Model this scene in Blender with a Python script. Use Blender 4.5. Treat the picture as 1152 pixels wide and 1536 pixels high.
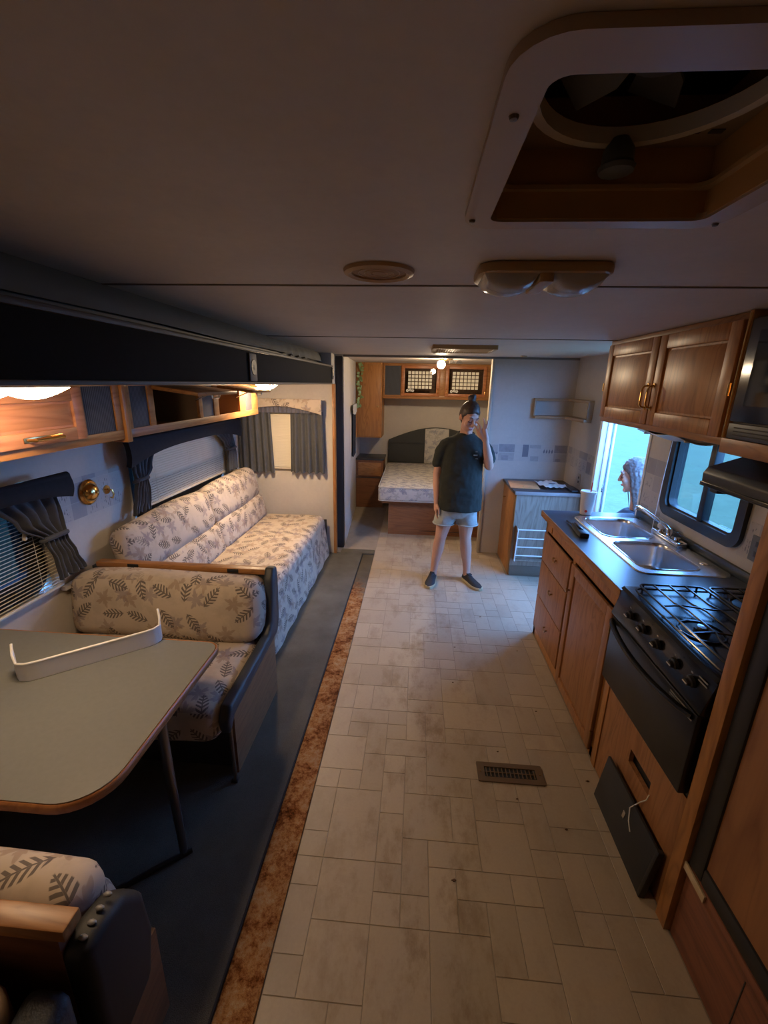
import bpy, bmesh, math, random
from mathutils import Vector, Matrix
random.seed(7)
sc = bpy.context.scene
for o in list(bpy.data.objects): bpy.data.objects.remove(o)
COL = sc.collection
PI = math.pi

# ------------------------------------------------------------------ camera
CAM_H = 1.72
def cam_axes(yaw, pitch, roll):
    fwd = Vector((math.sin(yaw)*math.cos(pitch), math.cos(yaw)*math.cos(pitch), -math.sin(pitch)))
    right = Vector((math.cos(yaw), -math.sin(yaw), 0)); down = fwd.cross(right)
    r2 = math.cos(roll)*right + math.sin(roll)*down; d2 = -math.sin(roll)*right + math.cos(roll)*down
    return r2, d2, fwd
cd = bpy.data.cameras.new('camera'); cam = bpy.data.objects.new('camera', cd); COL.objects.link(cam)
r_, d_, f_ = cam_axes(-0.06941789, 0.28752477, -0.02029261)
m3 = Matrix((r_, -d_, -f_)).transposed()
cam.matrix_world = Matrix.Translation((0, 0, CAM_H)) @ m3.to_4x4()
cd.sensor_fit = 'VERTICAL'; cd.sensor_height = 36.0; cd.lens = 653.0*36.0/1536.0
cd.clip_start = 0.02; cd.clip_end = 300
sc.camera = cam

# ------------------------------------------------------------------ world, exposure
SKY = 23.0; SKY_COL = (0.15, 0.40, 1.0)
LAMP = 84.0; LAMP2 = 430.0; BULB = 420.0; LAMP_COL = (1.0, 0.70, 0.42)
w = bpy.data.worlds.new('World'); sc.world = w; w.use_nodes = True
bg = w.node_tree.nodes['Background']; bg.inputs[0].default_value = (*SKY_COL, 1); bg.inputs[1].default_value = SKY
vs = sc.view_settings; sc.display_settings.display_device = 'sRGB'
vs.view_transform = 'Standard'; vs.look = 'None'; vs.exposure = 0.0; vs.gamma = 1.0; vs.use_curve_mapping = False

# ------------------------------------------------------------------ node helpers
class NT:
    def __init__(s, name):
        s.m = bpy.data.materials.new(name); s.m.use_nodes = True; s.t = s.m.node_tree
        s.p = s.t.nodes['Principled BSDF']
    def n(s, typ, **k):
        nd = s.t.nodes.new(typ)
        for a, b in k.items(): setattr(nd, a, b)
        return nd
    def put(s, sock, v):
        if v is None: return
        if hasattr(v, 'is_linked') or hasattr(v, 'links'): s.t.links.new(v, sock)
        else:
            if sock.type == 'RGBA' and len(v) == 3: v = (*v, 1)
            sock.default_value = v
    def math(s, op, a, b=None, c=None, clamp=False):
        nd = s.n('ShaderNodeMath', operation=op, use_clamp=clamp)
        s.put(nd.inputs[0], a); s.put(nd.inputs[1], b); s.put(nd.inputs[2], c); return nd.outputs[0]
    def vm(s, op, a, b=None, scale=None):
        nd = s.n('ShaderNodeVectorMath', operation=op); s.put(nd.inputs[0], a); s.put(nd.inputs[1], b)
        if scale is not None: s.put(nd.inputs['Scale'], scale)
        return nd.outputs['Value'] if op in ('LENGTH', 'DOT_PRODUCT') else nd.outputs[0]
    def mix(s, f, a, b, blend='MIX'):
        nd = s.n('ShaderNodeMix', data_type='RGBA', blend_type=blend)
        s.put(nd.inputs[0], f); s.put(nd.inputs[6], a); s.put(nd.inputs[7], b); return nd.outputs[2]
    def sep(s, v):
        nd = s.n('ShaderNodeSeparateXYZ'); s.put(nd.inputs[0], v); return nd.outputs
    def com(s, x, y, z):
        nd = s.n('ShaderNodeCombineXYZ')
        for i, v in enumerate((x, y, z)): s.put(nd.inputs[i], v)
        return nd.outputs[0]
    def pos(s): return s.n('ShaderNodeNewGeometry').outputs['Position']
    def uv(s): return s.n('ShaderNodeTexCoord').outputs['UV']
    def obj(s): return s.n('ShaderNodeTexCoord').outputs['Object']
    def rnd(s): return s.n('ShaderNodeObjectInfo').outputs['Random']
    def noise(s, v, scale, detail=3, rough=0.55, dist=0, out='Fac'):
        nd = s.n('ShaderNodeTexNoise'); s.put(nd.inputs['Vector'], v)
        for k, x in (('Scale', scale), ('Detail', detail), ('Roughness', rough), ('Distortion', dist)): s.put(nd.inputs[k], x)
        return nd.outputs[out]
    def vor(s, v, scale, rnd=1.0, feature='F1'):
        nd = s.n('ShaderNodeTexVoronoi', feature=feature); nd.voronoi_dimensions = '2D'
        s.put(nd.inputs['Vector'], v); s.put(nd.inputs['Scale'], scale); s.put(nd.inputs['Randomness'], rnd)
        return nd.outputs
    def ramp(s, f, stops):
        nd = s.n('ShaderNodeValToRGB'); s.put(nd.inputs[0], f); e = nd.color_ramp.elements
        while len(e) < len(stops): e.new(0.5)
        for q, (p, c) in zip(e, stops): q.position = p; q.color = (*c, 1) if len(c) == 3 else c
        return nd.outputs[0]
    def step(s, f, lo, hi):
        nd = s.n('ShaderNodeMapRange', interpolation_type='SMOOTHSTEP'); s.put(nd.inputs[0], f)
        nd.inputs[1].default_value = lo; nd.inputs[2].default_value = hi; return nd.outputs[0]
    def bump(s, h, strength=0.3, dist=0.01):
        nd = s.n('ShaderNodeBump'); s.put(nd.inputs['Height'], h)
        nd.inputs['Strength'].default_value = strength; nd.inputs['Distance'].default_value = dist
        s.t.links.new(nd.outputs[0], s.p.inputs['Normal'])
    def set(s, col=None, rough=None, metal=None, spec=None):
        s.put(s.p.inputs['Base Color'], col); s.put(s.p.inputs['Roughness'], rough)
        s.put(s.p.inputs['Metallic'], metal); s.put(s.p.inputs['Specular IOR Level'], spec); return s.m

MATS = {}
def plain(name, col, rough=0.5, metal=0.0, spec=0.5, var=0.12, vscale=9.0, bump=0.0, bscale=200.0):
    if name in MATS: return MATS[name]
    t = NT(name)
    n = t.noise(t.obj(), vscale, 3)
    k = t.math('MULTIPLY_ADD', n, var*2, 1-var)
    c = t.vm('SCALE', col, scale=k)
    if bump: t.bump(t.noise(t.obj(), bscale, 2), bump, 0.003)
    MATS[name] = t.set(c, rough, metal, spec); return MATS[name]

def wood(name, c1, c2, rough=0.38, axis='Z', scale=1.0):
    if name in MATS: return MATS[name]
    t = NT(name); x, y, z = t.sep(t.obj())
    st = {'Z': (38, 38, 2.2), 'X': (2.2, 38, 38), 'Y': (38, 2.2, 38)}[axis]
    v = t.com(*[t.math('MULTIPLY', a, b*scale) for a, b in zip((x, y, z), st)])
    n1 = t.noise(v, 1.0, 4, 0.65, 0.6)
    st2 = {'Z': (7, 7, 1.1), 'X': (1.1, 7, 7), 'Y': (7, 1.1, 7)}[axis]
    v2 = t.com(*[t.math('MULTIPLY', a, b*scale) for a, b in zip((x, y, z), st2)])
    n2 = t.noise(v2, 1.0, 2, 0.5, 1.5)
    rings = t.math('ABSOLUTE', t.math('SINE', t.math('MULTIPLY', n2, 26)))
    f = t.math('ADD', t.math('MULTIPLY', n1, 0.75), t.math('MULTIPLY', rings, 0.25))
    col = t.ramp(f, [(0.25, c2), (0.62, c1), (0.85, tuple(min(1, a*1.12) for a in c1))])
    t.bump(n1, 0.12, 0.002)
    MATS[name] = t.set(col, rough, 0, 0.4); return MATS[name]

OAK = wood('oak_vertical', (0.40, 0.175, 0.052), (0.24, 0.095, 0.026), axis='Z')
OAKY = wood('oak_lengthwise', (0.36, 0.165, 0.055), (0.22, 0.09, 0.027), axis='Y')
OAKX = wood('oak_crosswise', (0.36, 0.165, 0.055), (0.22, 0.09, 0.027), axis='X')
OAKP = wood('oak_panel', (0.33, 0.15, 0.06), (0.20, 0.085, 0.03), axis='Z', rough=0.45)
GREYOAK = wood('grey_oak_print', (0.33, 0.26, 0.20), (0.20, 0.15, 0.11), axis='Z', rough=0.5, scale=0.8)
REDWOOD = wood('red_brown_panel', (0.22, 0.085, 0.045), (0.13, 0.05, 0.03), axis='Y', rough=0.5)
BEDPANEL = wood('bed_panel', (0.24, 0.10, 0.04), (0.16, 0.065, 0.028), axis='X', rough=0.5)
BLACK = plain('black_enamel', (0.010, 0.010, 0.011), 0.18, 0, 0.5)
BLACKM = plain('black_plastic', (0.014, 0.014, 0.015), 0.45)
BLACKR = plain('black_rubber', (0.012, 0.013, 0.015), 0.35)
BRASS = plain('brass', (0.72, 0.46, 0.17), 0.22, 1.0)
DBRASS = plain('aged_brass', (0.36, 0.23, 0.10), 0.3, 1.0)
STEEL = plain('brushed_steel', (0.62, 0.63, 0.65), 0.27, 1.0, var=0.06)
CHROME = plain('chrome', (0.8, 0.8, 0.82), 0.10, 1.0, var=0.02)
WHITEP = plain('white_plastic', (0.72, 0.70, 0.66), 0.4, var=0.04)
WHITEM = plain('white_paint_metal', (0.78, 0.78, 0.76), 0.35, var=0.03)
TANP = plain('tan_plastic', (0.44, 0.28, 0.12), 0.45, var=0.08)
BEIGEP = plain('beige_plastic', (0.44, 0.32, 0.20), 0.45, var=0.08)
DARKG = plain('dark_grey_paint', (0.035, 0.033, 0.034), 0.5)
VINYLG = plain('charcoal_vinyl', (0.035, 0.042, 0.05), 0.5, var=0.2, bump=0.25, bscale=160)
CURT = plain('grey_curtain_cloth', (0.075, 0.078, 0.085), 0.85, spec=0.2, var=0.2, vscale=30, bump=0.2, bscale=600)
CURTD = plain('dark_curtain_cloth', (0.028, 0.029, 0.033), 0.85, spec=0.1, var=0.2, vscale=30, bump=0.2, bscale=600)
BLIND = plain('cream_blind', (0.62, 0.56, 0.44), 0.5, var=0.05)
LAMINATE = plain('grey_laminate', (0.175, 0.178, 0.162), 0.33, var=0.10, vscale=60)
COUNTER = plain('slate_laminate', (0.05, 0.065, 0.085), 0.28, var=0.15, vscale=90)
EDGEW = wood('table_edge_wood', (0.36, 0.15, 0.05), (0.24, 0.09, 0.03), axis='Y')
SEALG = plain('grey_seal_vinyl', (0.115, 0.112, 0.108), 0.7, var=0.2, vscale=7)
SKIN = plain('skin', (0.56, 0.31, 0.225), 0.5, var=0.06)
PAPER = plain('white_paper', (0.75, 0.74, 0.70), 0.7, var=0.04)
MANILA = plain('manila_paper', (0.60, 0.30, 0.13), 0.7, var=0.06)
RED = plain('red_plastic', (0.7, 0.06, 0.03), 0.35)

def glass_mat(name, tint=(0.9, 0.95, 1.0), rough=0.0, alpha=0.12):
    t = NT(name); out = t.t.nodes['Material Output']
    tr = t.n('ShaderNodeBsdfTransparent'); tr.inputs[0].default_value = (*tint, 1)
    gl = t.n('ShaderNodeBsdfGlossy'); gl.inputs['Roughness'].default_value = rough
    mx = t.n('ShaderNodeMixShader'); mx.inputs[0].default_value = alpha
    lw = t.n('ShaderNodeLayerWeight'); lw.inputs[0].default_value = 0.5
    t.t.links.new(t.math('MULTIPLY_ADD', t.math('POWER', lw.outputs['Facing'], 4.0), 0.45, alpha*0.25, clamp=True), mx.inputs[0])
    t.t.links.new(tr.outputs[0], mx.inputs[1]); t.t.links.new(gl.outputs[0], mx.inputs[2])
    t.t.links.new(mx.outputs[0], out.inputs[0]); return t.m
GLASS = glass_mat('window_glass', (0.68, 0.72, 0.72))
TINTED = glass_mat('tinted_window_glass', (0.16, 0.18, 0.20))
DGLASS = glass_mat('smoked_glass', (0.72, 0.72, 0.72), 0.02)
CLEAR = glass_mat('clear_acrylic', (0.88, 0.9, 0.92), 0.05)

def emit_mat(name, col, strength):
    t = NT(name); t.p.inputs['Base Color'].default_value = (0.8, 0.8, 0.75, 1)
    t.p.inputs['Emission Color'].default_value = (*col, 1); t.p.inputs['Emission Strength'].default_value = strength
    return t.m
LENS_ON = emit_mat('lit_lamp_lens', LAMP_COL, LAMP)
LENS2_ON = emit_mat('bright_lamp_lens', LAMP_COL, LAMP2)
BULB_ON = emit_mat('lit_bulb', (1.0, 0.76, 0.50), BULB)

def carpet(name, base, stain=None):
    t = NT(name); p = t.pos()
    f = t.noise(p, 420, 2); big = t.noise(p, 3.5, 4, 0.6)
    k = t.math('ADD', t.math('MULTIPLY', f, 0.7), t.math('MULTIPLY', big, 0.8))
    col = t.vm('SCALE', base, scale=k)
    if stain:
        x, y, z = t.sep(p)
        n = t.noise(p, 7.0, 5, 0.75); n2 = t.noise(p, 48, 5, 0.8)
        rust = t.ramp(t.math('ADD', t.math('MULTIPLY', n, 0.55), t.math('MULTIPLY', n2, 0.45)),
                      [(0.38, (0.05, 0.016, 0.006)), (0.45, (0.19, 0.068, 0.02)), (0.52, (0.36, 0.18, 0.07)), (0.62, (0.42, 0.29, 0.17))])
        rust = t.vm('SCALE', rust, scale=t.math('ADD', t.math('MULTIPLY', f, 0.8), 0.6))
        far = t.math('ADD', y, t.math('MULTIPLY', t.math('SUBTRACT', n, 0.5), 1.2))
        col = t.mix(t.step(far, 3.15, 3.65), rust, col)
    t.bump(f, 0.6, 0.006)
    return t.set(col, 0.95, 0, 0.1)
CARPET = carpet('grey_carpet', (0.155, 0.145, 0.118))
CARPET2 = carpet('rust_stained_carpet', (0.13, 0.115, 0.09), True)

def wallpaper(name, base):
    t = NT(name); p = t.pos()
    n = t.noise(p, 5, 5, 0.65); n2 = t.noise(p, 45, 3)
    k = t.math('ADD', t.math('MULTIPLY', n, 0.22), t.math('MULTIPLY_ADD', n2, 0.12, 0.83))
    t.bump(n2, 0.05, 0.003)
    return t.set(t.vm('SCALE', base, scale=k), 0.6, 0, 0.3)
PAPERW = wallpaper('cream_wallpaper', (0.50, 0.46, 0.405))
CEILM = wallpaper('ceiling_panel', (0.60, 0.53, 0.46))

def border_mat(name, axis):
    # wallpaper border printed with small pictured squares in two rows
    t = NT(name); x, y, z = t.sep(t.pos())
    a = x if axis == 'X' else y
    s = 1/0.10
    u = t.math('MULTIPLY', a, s); v = t.math('MULTIPLY', z, s)
    fu, fv = t.math('FLOOR', u), t.math('FLOOR', v)
    wn = t.n('ShaderNodeTexWhiteNoise'); wn.noise_dimensions = '2D'
    t.put(wn.inputs['Vector'], t.com(fu, fv, 0.0)); r = wn.outputs['Value']
    col = t.ramp(r, [(0.0, (0.47, 0.44, 0.40)), (0.45, (0.43, 0.40, 0.37)), (0.47, (0.25, 0.24, 0.26)), (0.75, (0.31, 0.30, 0.31)), (1.0, (0.36, 0.33, 0.29))])
    du = t.math('ABSOLUTE', t.math('SUBTRACT', t.math('FRACT', u), 0.5)); dv = t.math('ABSOLUTE', t.math('SUBTRACT', t.math('FRACT', v), 0.5))
    n = t.noise(t.pos(), 55, 3, 0.6)
    lf = t.math('SINE', t.math('MULTIPLY', u, 40)); pic = t.math('MULTIPLY', t.step(n, 0.50, 0.58), t.step(t.math('MAXIMUM', du, dv), 0.36, 0.28))
    pic = t.math('MULTIPLY', pic, t.step(wn.outputs['Value'], 0.35, 0.2))
    pic = t.math('MULTIPLY', pic, t.step(lf, -0.1, 0.2))
    col = t.mix(pic, col, (0.16, 0.16, 0.18))
    soft = t.noise(t.pos(), 18, 3)
    col = t.mix(t.math('MULTIPLY', soft, 0.35), col, (0.45, 0.42, 0.39))
    edge = t.step(t.math('MAXIMUM', du, dv), 0.47, 0.5)
    col = t.mix(t.math('MULTIPLY', edge, 0.5), col, (0.52, 0.50, 0.46))
    return t.set(col, 0.6, 0, 0.3)
BORDERX = border_mat('printed_border_cross', 'X'); BORDERY = border_mat('printed_border_length', 'Y')

def floral(name, base, fern, leaf, leaf2, S=7.6):
    t = NT(name); uv = t.vm('SCALE', t.uv(), scale=S)
    def motif(off, kind):
        q = t.vm('ADD', uv, off)
        vo = t.vor(q, 1.0, 0.45); loc = t.vm('SUBTRACT', q, vo['Position']); r, g, b = t.sep(vo['Color'])
        a = t.math('MULTIPLY', r, 6.283); c, s_ = t.math('COSINE', a), t.math('SINE', a); x, y, _ = t.sep(loc)
        u = t.math('ADD', t.math('MULTIPLY', x, c), t.math('MULTIPLY', y, s_))
        v = t.math('SUBTRACT', t.math('MULTIPLY', y, c), t.math('MULTIPLY', x, s_)); av = t.math('ABSOLUTE', v)
        if kind == 'fern':
            wd = t.math('MULTIPLY', 0.21, t.math('SUBTRACT', 1.0, t.math('POWER', t.math('DIVIDE', t.math('ABSOLUTE', u), 0.47), 2.0)))
            inside = t.step(t.math('SUBTRACT', wd, av), 0.0, 0.03)
            lobes = t.step(t.math('SINE', t.math('MULTIPLY', t.math('SUBTRACT', u, t.math('MULTIPLY', av, 0.75)), 46.0)), -0.25, 0.15)
            gap = t.step(av, 0.008, 0.022)
            stem = t.math('MULTIPLY', t.step(av, 0.022, 0.012), t.step(t.math('ABSOLUTE', u), 0.45, 0.40))
            msk = t.math('MAXIMUM', t.math('MULTIPLY', inside, t.math('MULTIPLY', lobes, gap)), stem)
            return t.math('MULTIPLY', msk, t.step(g, 0.08, 0.12)), b
        ang = t.math('ARCTAN2', v, u)
        rad = t.math('ADD', 0.27, t.math('MULTIPLY', 0.10, t.math('COSINE', t.math('MULTIPLY', ang, 5.0))))
        rad = t.math('ADD', rad, t.math('MULTIPLY', 0.05, t.math('COSINE', t.math('MULTIPLY', ang, 13.0))))
        return t.math('MULTIPLY', t.step(t.math('SUBTRACT', rad, t.vm('LENGTH', loc)), 0.0, 0.05), t.step(g, 0.22, 0.27)), b
    f1, b1 = motif((0.0, 0.0, 0.0), 'leaf'); f2, b2 = motif((3.37, 1.71, 0.0), 'fern'); f3, b3 = motif((7.83, 5.27, 0.0), 'leaf')
    soft = t.noise(uv, 1.3, 4, 0.6)
    col = t.mix(t.math('MULTIPLY', t.step(soft, 0.45, 0.62), 0.45), base, tuple(0.75*a for a in base))
    col = t.mix(t.math('MULTIPLY', f1, t.math('MULTIPLY_ADD', soft, 0.9, 0.2)), col, leaf)
    col = t.mix(t.math('MULTIPLY', f3, t.math('MULTIPLY_ADD', soft, 0.7, 0.15)), col, tuple(0.9*a for a in leaf2))
    col = t.mix(t.math('MULTIPLY', f2, 0.9), col, fern)
    t.bump(t.noise(uv, 160, 2), 0.15, 0.002)
    return t.set(col, 0.8, 0, 0.2)
FLORAL = floral('floral_upholstery', (0.50, 0.415, 0.325), (0.105, 0.088, 0.08), (0.235, 0.19, 0.195), (0.30, 0.205, 0.145))
MATT = floral('mattress_ticking', (0.50, 0.48, 0.44), (0.22, 0.23, 0.27), (0.25, 0.25, 0.29), (0.33, 0.31, 0.28), S=8.0)

def tile_mat(name):
    t = NT(name); p = t.pos(); r = t.rnd(); x, y, z = t.sep(p)
    n = t.noise(p, 9, 5, 0.7); fine = t.noise(p, 90, 3, 0.7)
    k = t.math('ADD', t.math('MULTIPLY_ADD', r, 0.16, 0.76), t.math('MULTIPLY', fine, 0.18))
    col = t.vm('SCALE', (0.43, 0.355, 0.265), scale=k)
    # worn, dirty walking lane: long brown smears along the seam
    lane = t.noise(t.com(t.math('MULTIPLY', x, 6.0), t.math('MULTIPLY', y, 3.0), 0.0), 1.0, 6, 0.75)
    cen = t.math('SUBTRACT', 1.0, t.math('MULTIPLY', t.math('ABSOLUTE', t.math('SUBTRACT', x, 0.10)), 2.2), clamp=True)
    dirt = t.math('MULTIPLY', t.step(lane, 0.46, 0.68), t.math('MULTIPLY_ADD', cen, 0.62, 0.22))
    col = t.mix(dirt, col, (0.20, 0.135, 0.08))
    col = t.mix(t.math('MULTIPLY', t.step(n, 0.55, 0.75), 0.3), col, (0.25, 0.19, 0.13))
    t.bump(fine, 0.12, 0.002)
    return t.set(col, t.math('MULTIPLY_ADD', n, 0.3, 0.28), 0, 0.45)
TILE = tile_mat('worn_vinyl_tile')
GROUT = plain('grout_line', (0.29, 0.24, 0.185), 0.7, var=0.25, vscale=12)

def grille_cloth(name):
    t = NT(name); x, y, z = t.sep(t.obj())
    r = t.math('SINE', t.math('MULTIPLY', t.math('ADD', x, y), 620))
    col = t.mix(t.step(r, -0.3, 0.5), (0.018, 0.020, 0.026), (0.075, 0.08, 0.095)); return t.set(col, 0.7)
GRILLE = grille_cloth('speaker_grille_cloth')

def lawn_mat():
    t = NT('lawn_grass'); p = t.pos()
    n = t.noise(p, 1.2, 6, 0.7); n2 = t.noise(p, 7, 4, 0.7); n3 = t.noise(p, 40, 3, 0.7)
    k = t.math('ADD', t.math('MULTIPLY', n, 0.5), t.math('ADD', t.math('MULTIPLY', n2, 0.6), t.math('MULTIPLY_ADD', n3, 0.6, 0.1)))
    return t.set(t.vm('SCALE', (0.072, 0.088, 0.046), scale=k), 0.9, 0, 0.1)
LAWN = lawn_mat()

# ------------------------------------------------------------------ mesh helpers
class MB:
    """collects shapes into one bmesh, world coordinates"""
    def __init__(s): s.bm = bmesh.new()
    def _merge(s, b, M=None):
        if M is not None: bmesh.ops.transform(b, matrix=M, verts=b.verts)
        me = bpy.data.meshes.new('tmp'); b.to_mesh(me); b.free(); s.bm.from_mesh(me); bpy.data.meshes.remove(me); return s
    def box(s, x0, x1, y0, y1, z0, z1, bev=0.0, seg=2, M=None):
        b = bmesh.new(); bmesh.ops.create_cube(b, size=1)
        for v in b.verts: v.co = Vector(((x0+x1)/2+v.co.x*(x1-x0), (y0+y1)/2+v.co.y*(y1-y0), (z0+z1)/2+v.co.z*(z1-z0)))
        if bev: bmesh.ops.bevel(b, geom=list(b.edges), offset=bev, segments=seg, profile=0.5, affect='EDGES', clamp_overlap=True)
        return s._merge(b, M)
    def prism(s, pts, axis, a0, a1, bev=0.0, seg=2, M=None):
        """pts 2D polygon; axis X: pts=(y,z); Y: (x,z); Z: (x,y)"""
        mk = {'X': lambda a, p: (a, p[0], p[1]), 'Y': lambda a, p: (p[0], a, p[1]), 'Z': lambda a, p: (p[0], p[1], a)}[axis]
        b = bmesh.new(); lo = [b.verts.new(mk(a0, p)) for p in pts]; hi = [b.verts.new(mk(a1, p)) for p in pts]; n = len(pts)
        b.faces.new(lo[::-1]); b.faces.new(hi)
        for i in range(n): b.faces.new((lo[i], lo[(i+1) % n], hi[(i+1) % n], hi[i]))
        bmesh.ops.recalc_face_normals(b, faces=b.faces)
        if bev: bmesh.ops.bevel(b, geom=list(b.edges), offset=bev, segments=seg, profile=0.5, affect='EDGES', clamp_overlap=True)
        return s._merge(b, M)
    def tube(s, pts, r, seg=8, closed=False, flat=1.0):
        pts = [Vector(p) for p in pts]; n = len(pts); rs = r if isinstance(r, (list, tuple)) else [r]*n
        b = bmesh.new(); rings = []; prev = None
        for i, p in enumerate(pts):
            if closed: d = pts[(i+1) % n]-pts[i-1]
            else: d = pts[min(i+1, n-1)]-pts[max(i-1, 0)]
            d.normalize()
            if prev is None:
                a = Vector((0, 0, 1)) if abs(d.z) < 0.9 else Vector((1, 0, 0)); u = d.cross(a).normalized()
            else: u = (prev-d*prev.dot(d)).normalized()
            prev = u; v = d.cross(u)
            rings.append([b.verts.new(p+rs[i]*(math.cos(2*PI*k/seg)*u*flat+math.sin(2*PI*k/seg)*v)) for k in range(seg)])
        for i in range(n if closed else n-1):
            A, B = rings[i], rings[(i+1) % n]
            for k in range(seg): b.faces.new((A[k], A[(k+1) % seg], B[(k+1) % seg], B[k]))
        if not closed: b.faces.new(rings[0][::-1]); b.faces.new(rings[-1])
        bmesh.ops.recalc_face_normals(b, faces=b.faces); return s._merge(b)
    def lathe(s, prof, c, axis='Z', seg=24, M=None):
        closed = prof[0] == prof[-1]
        b = bmesh.new(); rings = []
        for r, h in prof:
            ring = []
            for k in range(seg):
                a = 2*PI*k/seg; x, y = r*math.cos(a), r*math.sin(a)
                p = {'Z': (x, y, h), 'X': (h, x, y), 'Y': (x, h, y)}[axis]
                ring.append(b.verts.new(Vector(p)+Vector(c)))
            rings.append(ring)
        for A, B in zip(rings, rings[1:]):
            for k in range(seg): b.faces.new((A[k], A[(k+1) % seg], B[(k+1) % seg], B[k]))
        if prof[0][0] > 1e-5 and not closed: b.faces.new(rings[0][::-1])
        if prof[-1][0] > 1e-5 and not closed: b.faces.new(rings[-1])
        bmesh.ops.remove_doubles(b, verts=b.verts, dist=1e-6)
        bmesh.ops.recalc_face_normals(b, faces=b.faces); return s._merge(b, M)
    def ball(s, c, r, seg=16, M=None):
        b = bmesh.new(); bmesh.ops.create_uvsphere(b, u_segments=seg, v_segments=max(6, seg//2), radius=1)
        rr = r if isinstance(r, (list, tuple)) else (r, r, r)
        for v in b.verts: v.co = Vector((v.co.x*rr[0], v.co.y*rr[1], v.co.z*rr[2]))
        if M is not None: bmesh.ops.transform(b, matrix=M, verts=b.verts)
        for v in b.verts: v.co += Vector(c)
        return s._merge(b)
    def sheet(s, f, nu, nv, thick, closed_u=False):
        """f(u,v) -> point, with real thickness along the local normal"""
        P = [[Vector(f(i/nu, j/nv)) for j in range(nv+1)] for i in range(nu+1)]
        def nrm(i, j):
            du = P[min(i+1, nu)][j]-P[max(i-1, 0)][j]; dv = P[i][min(j+1, nv)]-P[i][max(j-1, 0)]
            n = du.cross(dv); return n.normalized() if n.length > 1e-12 else Vector((0, 0, 1))
        b = bmesh.new()
        A = [[b.verts.new(P[i][j]+nrm(i, j)*thick/2) for j in range(nv+1)] for i in range(nu+1)]
        B = [[b.verts.new(P[i][j]-nrm(i, j)*thick/2) for j in range(nv+1)] for i in range(nu+1)]
        for i in range(nu):
            for j in range(nv):
                b.faces.new((A[i][j], A[i+1][j], A[i+1][j+1], A[i][j+1])); b.faces.new((B[i][j], B[i][j+1], B[i+1][j+1], B[i+1][j]))
        for i in range(nu):
            b.faces.new((A[i][0], B[i][0], B[i+1][0], A[i+1][0])); b.faces.new((A[i][nv], A[i+1][nv], B[i+1][nv], B[i][nv]))
        for j in range(nv):
            b.faces.new((A[0][j], A[0][j+1], B[0][j+1], B[0][j])); b.faces.new((A[nu][j], B[nu][j], B[nu][j+1], A[nu][j+1]))
        bmesh.ops.recalc_face_normals(b, faces=b.faces); return s._merge(b)
    def capsule(s, p0, r0, p1, r1, seg=14):
        p0, p1 = Vector(p0), Vector(p1); d = p1-p0; L = d.length
        q = d.to_track_quat('Z', 'Y').to_matrix().to_4x4(); M = Matrix.Translation(p0) @ q
        pr = [(max(1e-6, r0*math.cos(a)), r0*math.sin(a)) for a in [(-PI/2+i*PI/2/5) for i in range(6)]]
        pr += [(max(1e-6, r1*math.cos(a)), L+r1*math.sin(a)) for a in [(i*PI/2/5) for i in range(6)]]
        return s.lathe(pr, (0, 0, 0), 'Z', seg, M)
    def cushion(s, x0, x1, y0, y1, z0, z1, bev, puff=0.0, cuts=8, M=None, wob=0.0):
        b = bmesh.new(); bmesh.ops.create_cube(b, size=1)
        for v in b.verts: v.co = Vector(((x0+x1)/2+v.co.x*(x1-x0), (y0+y1)/2+v.co.y*(y1-y0), (z0+z1)/2+v.co.z*(z1-z0)))
        bmesh.ops.bevel(b, geom=list(b.edges), offset=bev, segments=4, profile=0.5, affect='EDGES', clamp_overlap=True)
        L = [e for e in b.edges if e.calc_length() > max(bev*1.5, 0.1)]
        bmesh.ops.subdivide_edges(b, edges=L, cuts=cuts, use_grid_fill=True)
        cx, cy, cz = (x0+x1)/2, (y0+y1)/2, (z0+z1)/2; hx, hy, hz = (x1-x0)/2, (y1-y0)/2, (z1-z0)/2
        for v in b.verts:
            a, c, e = (v.co.x-cx)/hx, (v.co.y-cy)/hy, (v.co.z-cz)/hz
            k = lambda t: max(0.0, 1-t*t)
            v.co.x += puff*a*k(c)*k(e); v.co.y += puff*c*k(a)*k(e); v.co.z += puff*e*k(a)*k(c)
            if wob: v.co += Vector((math.sin(9*v.co.y+3*v.co.z), math.sin(8*v.co.x+5*v.co.z), math.sin(7*v.co.x+10*v.co.y)))*wob
        bmesh.ops.recalc_face_normals(b, faces=b.faces); return s._merge(b, M)
    def data(s, name, mat, smooth=True, ang=40):
        bm = s.bm; uvl = bm.loops.layers.uv.verify(); bm.normal_update()
        for f in bm.faces:
            n = f.normal; a = max(range(3), key=lambda i: abs(n[i])); f.smooth = smooth
            for l in f.loops:
                c = l.vert.co; l[uvl].uv = ((c.y, c.z), (c.x, c.z), (c.x, c.y))[a]
        if smooth:
            lim = math.radians(ang)
            for e in bm.edges:
                if len(e.link_faces) == 2 and e.calc_face_angle(0) > lim: e.smooth = False
        me = bpy.data.meshes.new(name); bm.to_mesh(me); bm.free()
        if mat: me.materials.append(mat)
        return me

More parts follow.
